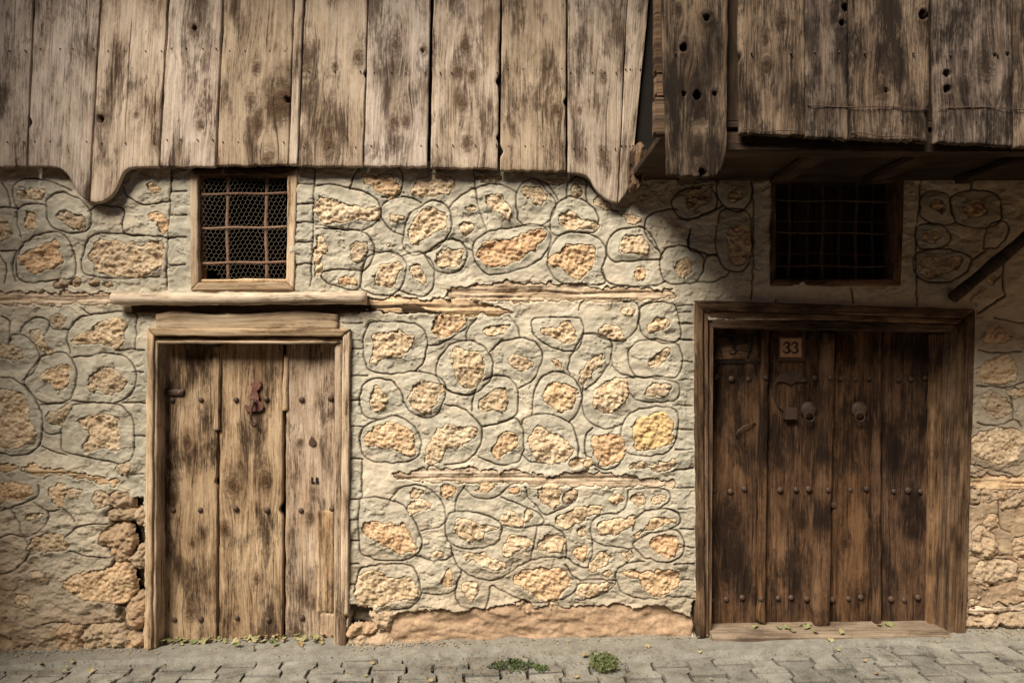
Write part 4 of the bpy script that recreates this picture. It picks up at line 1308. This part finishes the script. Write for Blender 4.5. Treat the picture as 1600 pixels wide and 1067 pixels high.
# strokes: flat ribbons with a width per point
def ribbon(pts, wid, p, th=.002):
    P = np.array(pts, float); n = len(P); L = []; R = []
    for i in range(n):
        t = P[min(i + 1, n - 1)] - P[max(i - 1, 0)]; t = t / (np.hypot(*t) + 1e-9); nn = np.array([-t[1], t[0]])
        w = wid[i] if isinstance(wid, (list, tuple)) else wid
        L.append(P[i] + nn * w / 2); R.append(P[i] - nn * w / 2)
    V = [W(x, y, p) for x, y in L] + [W(x, y, p) for x, y in R] + [W(x, y, p - th) for x, y in L] + [W(x, y, p - th) for x, y in R]
    F = []
    for i in range(n - 1):
        F += [(i, i + 1, n + i + 1, n + i), (i, 2 * n + i, 2 * n + i + 1, i + 1), (n + i, n + i + 1, 3 * n + i + 1, 3 * n + i)]
    return V, F
def three(cx, cy, h):
    s = h / 2
    return spline([(cx - .55 * s, cy - .62 * s), (cx - .25 * s, cy - .95 * s), (cx + .25 * s, cy - .93 * s), (cx + .48 * s, cy - .55 * s), (cx + .25 * s, cy - .18 * s), (cx - .1 * s, cy - .05 * s),
                   (cx + .3 * s, cy + .08 * s), (cx + .58 * s, cy + .45 * s), (cx + .3 * s, cy + .88 * s), (cx - .2 * s, cy + .97 * s), (cx - .62 * s, cy + .68 * s)], False, 4)
def joined(lst):
    V = []; F = []
    for v, f in lst:
        k = len(V); V += v; F += [tuple(i + k for i in q_) for q_ in f]
    return V, F
V7 = [ribbon([(1117, 557), (1122, 532), (1128, 557)], 2.2, pd + .0125), ribbon(three(1145, 543, 20), 2.0, pd + .0125), ribbon([(1163, 533), (1176, 532), (1168, 560)], 2.4, pd + .0125)]
for nm, vf in zip('A37', V7):
    obj('painted_character', vf[0], vf[1], M['ink'], dr, smooth=False)
V, F = ribbon([(1114, 525), (1192, 524)], 3.2, pd + .012); obj('panel_rule', V, F, M['ink'], dr, smooth=False)
V, F = ribbon([(1114, 566), (1192, 566)], 4.0, pd + .006); obj('panel_rule', V, F, M['ink'], dr, smooth=False)
# number plate
npl = thing('number_plate', W(1235.5, 560, pd + .02), 'small square ochre enamel house number plate reading 33 on the dark double door', 'sign')
a = W(1216, 525, pd + .014); b = W(1256, 563.5, pd)
V, F = boxmesh(a[0], b[0], a[1], b[1], b[2], a[2]); obj('plate_backing', V, F, M['iron'], npl, smooth=False)
a = W(1219, 528.5, pd + .019); b = W(1252, 558, pd + .0145)
V, F = boxmesh(a[0], b[0], a[1], b[1], b[2], a[2]); obj('plate_face', V, F, M['plate'], npl, smooth=False)
for cx_ in (1229.3, 1241.8):
    t3 = three(cx_, 543.3, 16.5); n = len(t3)
    wd = [1.3 + 1.9 * abs(math.sin(math.pi * 2 * i / (n - 1))) ** 1.0 for i in range(n)]
    lst = [ribbon(t3, wd, pd + .0200, .001)]
    for (ex_, ey_) in (t3[0], t3[-1]):
        dd = [(ex_ + 1.25 * math.cos(t), ey_ + 1.25 * math.sin(t)) for t in np.linspace(0, 2 * math.pi, 9)[:-1]]
        lst.append(([W(x, y, pd + .0203) for x, y in dd], [tuple(range(8))[::-1]]))
    V, F = joined(lst); obj('digit', V, F, M['ink'], npl, smooth=False)
# threshold
a = W(1108, 979); b = W(1474, 994)
def tpos(u, v):
    x = 1106 + (1474 - 1106) * v; return x, 983 - 3 * v + (12 - 2 * v) * u
V = []; F = []; G = []
for i in range(31):
    t = i / 30; x = a[0] + (b[0] - a[0]) * t; zt = W(0, 984 - 4 * t)[2]
    for (y, z) in ((.10, zt), (-.055 + .006 * math.sin(i * 1.3), zt - .006), (-.070, zt - .02), (-.072, zt - .10)):
        V.append((x, y, z)); G.append((y + z, x, 9))
for i in range(30):
    for k in range(3): F.append((i * 4 + k, i * 4 + k + 1, i * 4 + 5 + k, i * 4 + 4 + k))
F += [(0, 1, 2, 3), (123, 122, 121, 120)]
obj('threshold', V, F, M['dusty'], dr, {'grain': G}, smooth=False)

# ------------------------------------------------------------------ concrete apron and pavers
def GY(x): return 0.035 + 0.0218 * x
edge = [(-300, .20), (0, .20), (130, .17), (300, .15), (420, .15), (560, .17), (700, .16), (838, .13), (842, .21), (985, .27), (1107, .22), (1200, .18), (1300, .14), (1400, .12), (1440, .17), (1600, .15), (1900, .15)]
exs = np.array([(e[0] - CX) / S for e in edge]); eds = np.array([e[1] for e in edge])
nxs = 520; nys = 16
xs = np.linspace(-3.85, 3.85, nxs); V = []; F = []
for i, x in enumerate(xs):
    w = np.interp(x, exs, eds) + .014 * float(fbm(np.array(x * 9.0), np.array(.3), 3, 4)) + .01 * float(vn(np.array(x * 40.0), np.array(.7), 3))
    for j in range(nys):
        t = j / (nys - 1); y = .10 - (.10 + w) * t
        z = GY(x) + .030 + .012 * float(fbm(np.array(x * 6.0), np.array(y * 9.0), 4, 2)) - .014 * t - .05 * (t > .985)
        if j == nys - 1: y += .012
        V.append((x, y, z))
for i in range(nxs - 1):
    for j in range(nys - 1):
        a = i * nys + j; F.append((a, a + 1, a + nys + 1, a + nys))
obj('concrete_apron', V, F, M['concrete'], kind='structure')
street = bpy.data.objects.new('street_paving', None); street['kind'] = 'structure'; C.objects.link(street)
# double-T pavers
Lp, w1, w0 = .222, .098, .070
def tee(grow):
    a, b, l = w1 / 2 + .041 - grow, w0 / 2 + .027 - grow, Lp / 2 - grow
    a, b = .098 - grow, .070 - grow
    k1, k2 = l * .60, l * .40
    return [(-a, -l), (a, -l), (a, -k1), (b, -k2), (b, k2), (a, k1), (a, l), (-a, l), (-a, k1), (-b, k2), (-b, -k2), (-a, -k1)]
pms = []
prg = random.Random(3)
for vv in range(6):
    V = []; n = 12
    for gshr, z in ((.0085, -.05), (.0085, -.004), (.011, 0.0)):
        for q_, (x, y) in enumerate(tee(gshr)):
            V.append((x + prg.uniform(-.0022, .0022), y + prg.uniform(-.0022, .0022), z + (prg.uniform(-.003, 0) if z > -.02 else 0)))
    F = [tuple(range(24, 36))]
    for r_ in range(2):
        for i in range(n): F.append((r_ * n + i, r_ * n + (i + 1) % n, r_ * n + n + (i + 1) % n, r_ * n + n + i))
    me = new_mesh('paver', np.array(V), F, None, False); me.materials.append(M['paver'])
    pms.append(me)
th = math.radians(3.0); ct, st_ = math.cos(th), math.sin(th)
pitch = w1 + w0
cells = []
for i in range(-30, 31):
    for j in range(-14, 3):
        u = i * pitch; v = j * Lp + (i % 2) * Lp / 2
        x = u * ct - v * st_; y = u * st_ + v * ct - .12
        if -3.8 < x < 3.8 and -1.95 < y < .02:
            cells.append((math.hypot(x, y * 2.2 + .3), x, y))
cells.sort(key=lambda c: (-c[2]))
VV = []; FF = []
for k, (_, x, y) in enumerate(cells):
    z = GZ(x, y) + prg.uniform(-.004, .004); rot = th + prg.uniform(-.02, .02)
    if k < 300:
        o = bpy.data.objects.new('paver', pms[k % 6]); C.objects.link(o)
        o.location = (x, y, z); o.parent = street
        o.rotation_euler = (prg.uniform(-.02, .02), .0 - .0218 + prg.uniform(-.02, .02), rot + (math.pi if k % 4 > 1 else 0))
    else:
        b0 = len(VV)
        for vtx in pms[k % 6].vertices:
            c = vtx.co; VV.append((x + c.x * math.cos(rot) - c.y * math.sin(rot), y + c.x * math.sin(rot) + c.y * math.cos(rot), z + c.z))
        for pgn in pms[k % 6].polygons: FF.append(tuple(b0 + q_ for q_ in pgn.vertices))
if VV:
    o = obj('paver_field', VV, FF, M['paver'], street, smooth=False, kind='stuff')

# ------------------------------------------------------------------ weeds, leaves, litter
def leaf_mesh(name, rr, mat, lobes=5, size=.03):
    V = [(0, 0, .004)]; n = 14
    for i in range(n):
        a = 2 * math.pi * i / n
        r = size * (.62 + .38 * abs(math.cos(a * lobes / 2))) * rr.uniform(.8, 1.15)
        V.append((r * math.cos(a), r * .8 * math.sin(a), .006 * math.sin(a * 2 + rr.uniform(0, 1)) + rr.uniform(0, .006)))
    F = [(0, 1 + i, 1 + (i + 1) % n) for i in range(n)]
    me = new_mesh(name, np.array(V), F, None, False); me.materials.append(mat); return me
lr = random.Random(21)
lms = [leaf_mesh('fallen_leaf', lr, M['leaf']) for _ in range(6)]
gms = [leaf_mesh('fallen_leaf', lr, M['gleaf']) for _ in range(4)]
def gtop(x, y):
    w = float(np.interp(x, exs, eds))
    return GY(x) + .034 - .014 * min(1, max(0, -y / max(w, .05))) if y > -w else GZ(x, y) + .004
def put_leaf(x, y, z, ms, sc, label, group):
    o = bpy.data.objects.new('fallen_leaf', ms[lr.randrange(len(ms))]); C.objects.link(o)
    o.location = (x, y, z); o.scale = (sc, sc, sc)
    o.rotation_euler = (lr.uniform(-.5, .5), lr.uniform(-.5, .5), lr.uniform(0, 6.28))
    tag(o, label, 'leaf', group)
for k in range(70):      # drift along the foot of the left door
    t = lr.random(); px = 248 + 272 * t
    x = (px - CX) / S; y = .075 - abs(lr.gauss(0, .045))
    put_leaf(x, y, gtop(x, y) + lr.uniform(.0, .02), lms if lr.random() < .7 else gms, lr.uniform(.45, .95),
             'small curled yellow-green leaf in the drift at the foot of the left door', 'leaves drifted against the left door')
for px, yo in ((1184, .04), (1218, .02), (1232, .02), (1256, .05), (1268, .055), (1262, .02), (1235, -.03), (1308, -.045), (1268, -.04), (1378, .03), (1394, .045)):
    x = (px - CX) / S
    z = W(0, 984 - 4 * (px - 1108) / 366)[2] if yo > -.05 else gtop(x, yo)
    put_leaf(x, yo - .01, z + .008, gms, lr.uniform(.55, 1.05), 'green leaf dropped on the pale threshold of the double door', 'leaves on the double door threshold')
for k in range(34):
    px = lr.choice([lr.uniform(10, 240), lr.uniform(10, 240), lr.uniform(240, 860), lr.uniform(860, 1560)])
    x = (px - CX) / S; y = -lr.uniform(.10, .50)
    put_leaf(x, y, gtop(x, y) + .008, lms, lr.uniform(.35, .8), 'dry yellow leaf lying loose on the grey street paving', 'leaves scattered over the paving')
# dry litter lodged in joints: uncountable crumbs
V = []; F = []
for k in range(2600):
    if lr.random() < .55: x = lr.gauss(-.05, .55)
    else: x = lr.uniform(-3.2, 3.0)
    if lr.random() < .25: x = lr.gauss(-2.5, .35)
    y = -lr.uniform(.12, .62); z = gtop(x, y) + .003; s_ = lr.uniform(.002, .007); a = lr.uniform(0, 6.28); b0 = len(V)
    for i in range(3):
        V.append((x + s_ * math.cos(a + i * 2.2), y + s_ * math.sin(a + i * 2.2), z + lr.uniform(0, .005)))
    F.append((b0, b0 + 1, b0 + 2))
o = obj('leaf_litter', V, F, M['litter'], smooth=False, kind='stuff')
o['label'] = 'crumbled dry leaf litter lodged in the paving joints'; o['category'] = 'litter'
def weed(px, depth, rx, ry, n, hgt, label):
    x0 = (px - CX) / S * (D - depth) / D; y0 = -depth
    z0 = gtop(x0, y0)
    w = thing('weed', (x0, y0, z0), label, 'weed')
    V = []; F = []; SV = []; SF = []
    for k in range(n):
        a = lr.uniform(0, 6.28); rr = math.sqrt(lr.random())
        bx, by = x0 + rx * rr * math.cos(a), y0 + ry * rr * math.sin(a)
        h = hgt * (1 - .6 * rr) * lr.uniform(.3, 1.1)
        tx, ty = bx + lr.gauss(0, .012), by + lr.gauss(0, .012)
        if k % 3 == 0:
            v, f = tube([(bx, by, z0 - .01), ((bx + tx) / 2, (by + ty) / 2, z0 + h * .6), (tx, ty, z0 + h)], .0011, 3)
            b0 = len(SV); SV += v; SF += [tuple(b0 + i for i in q_) for q_ in f]
        for q_ in range(2):
            l = lr.uniform(.009, .020); d = Vector((lr.gauss(0, 1), lr.gauss(0, 1), lr.uniform(.0, .9))).normalized(); s_ = d.orthogonal().normalized() * l * .36
            p = Vector((tx, ty, z0 + h * lr.uniform(.5, 1))); b0 = len(V)
            V += [tuple(p), tuple(p + d * l * .5 + s_), tuple(p + d * l), tuple(p + d * l * .5 - s_)]
            F.append((b0, b0 + 1, b0 + 2, b0 + 3))
    obj('leaves', V, F, M['weed'], w, smooth=False)
    obj('stems', SV, SF, M['weed'], w, smooth=False)
weed(800, .27, .11, .05, 170, .03, 'low spreading green weed mixed with dead leaves in the paving before the mortar patch')
weed(942, .26, .075, .10, 300, .05, 'denser upright green weed sprouting against the concrete apron edge')
weed(845, .30, .03, .02, 40, .02, 'tiny weed sprig between the two larger weeds in the paving')

# crumbs of plaster and stone fallen along the wall foot
V = []; F = []
for k in range(520):
    px = lr.choice([lr.uniform(-60, 225), lr.uniform(545, 1090), lr.uniform(545, 700), lr.uniform(1512, 1700), lr.uniform(-60, 1600)])
    x = (px - CX) / S; y = -.012 - abs(lr.gauss(0, .035)); z = gtop(x, y); s_ = lr.uniform(.003, .009) * (1.6 if lr.random() < .08 else 1); b0 = len(V)
    for dx_, dy_, dz_ in ((-1, -.7, -.3), (1, -.6, -.3), (.1, 1, -.3), (-.5, -.3, .9), (.6, .1, .7)):
        V.append((x + s_ * dx_ * lr.uniform(.6, 1.2), y + s_ * dy_ * lr.uniform(.6, 1.2), z + s_ * dz_ * lr.uniform(.6, 1.2)))
    F += [(b0, b0 + 1, b0 + 4, b0 + 3), (b0 + 1, b0 + 2, b0 + 4), (b0 + 2, b0, b0 + 3), (b0 + 3, b0 + 4, b0 + 2)]
o = obj('plaster_crumbs', V, F, M['crumb'], smooth=False, kind='stuff')
o['label'] = 'crumbs of plaster and stone fallen along the foot of the wall'; o['category'] = 'rubble'
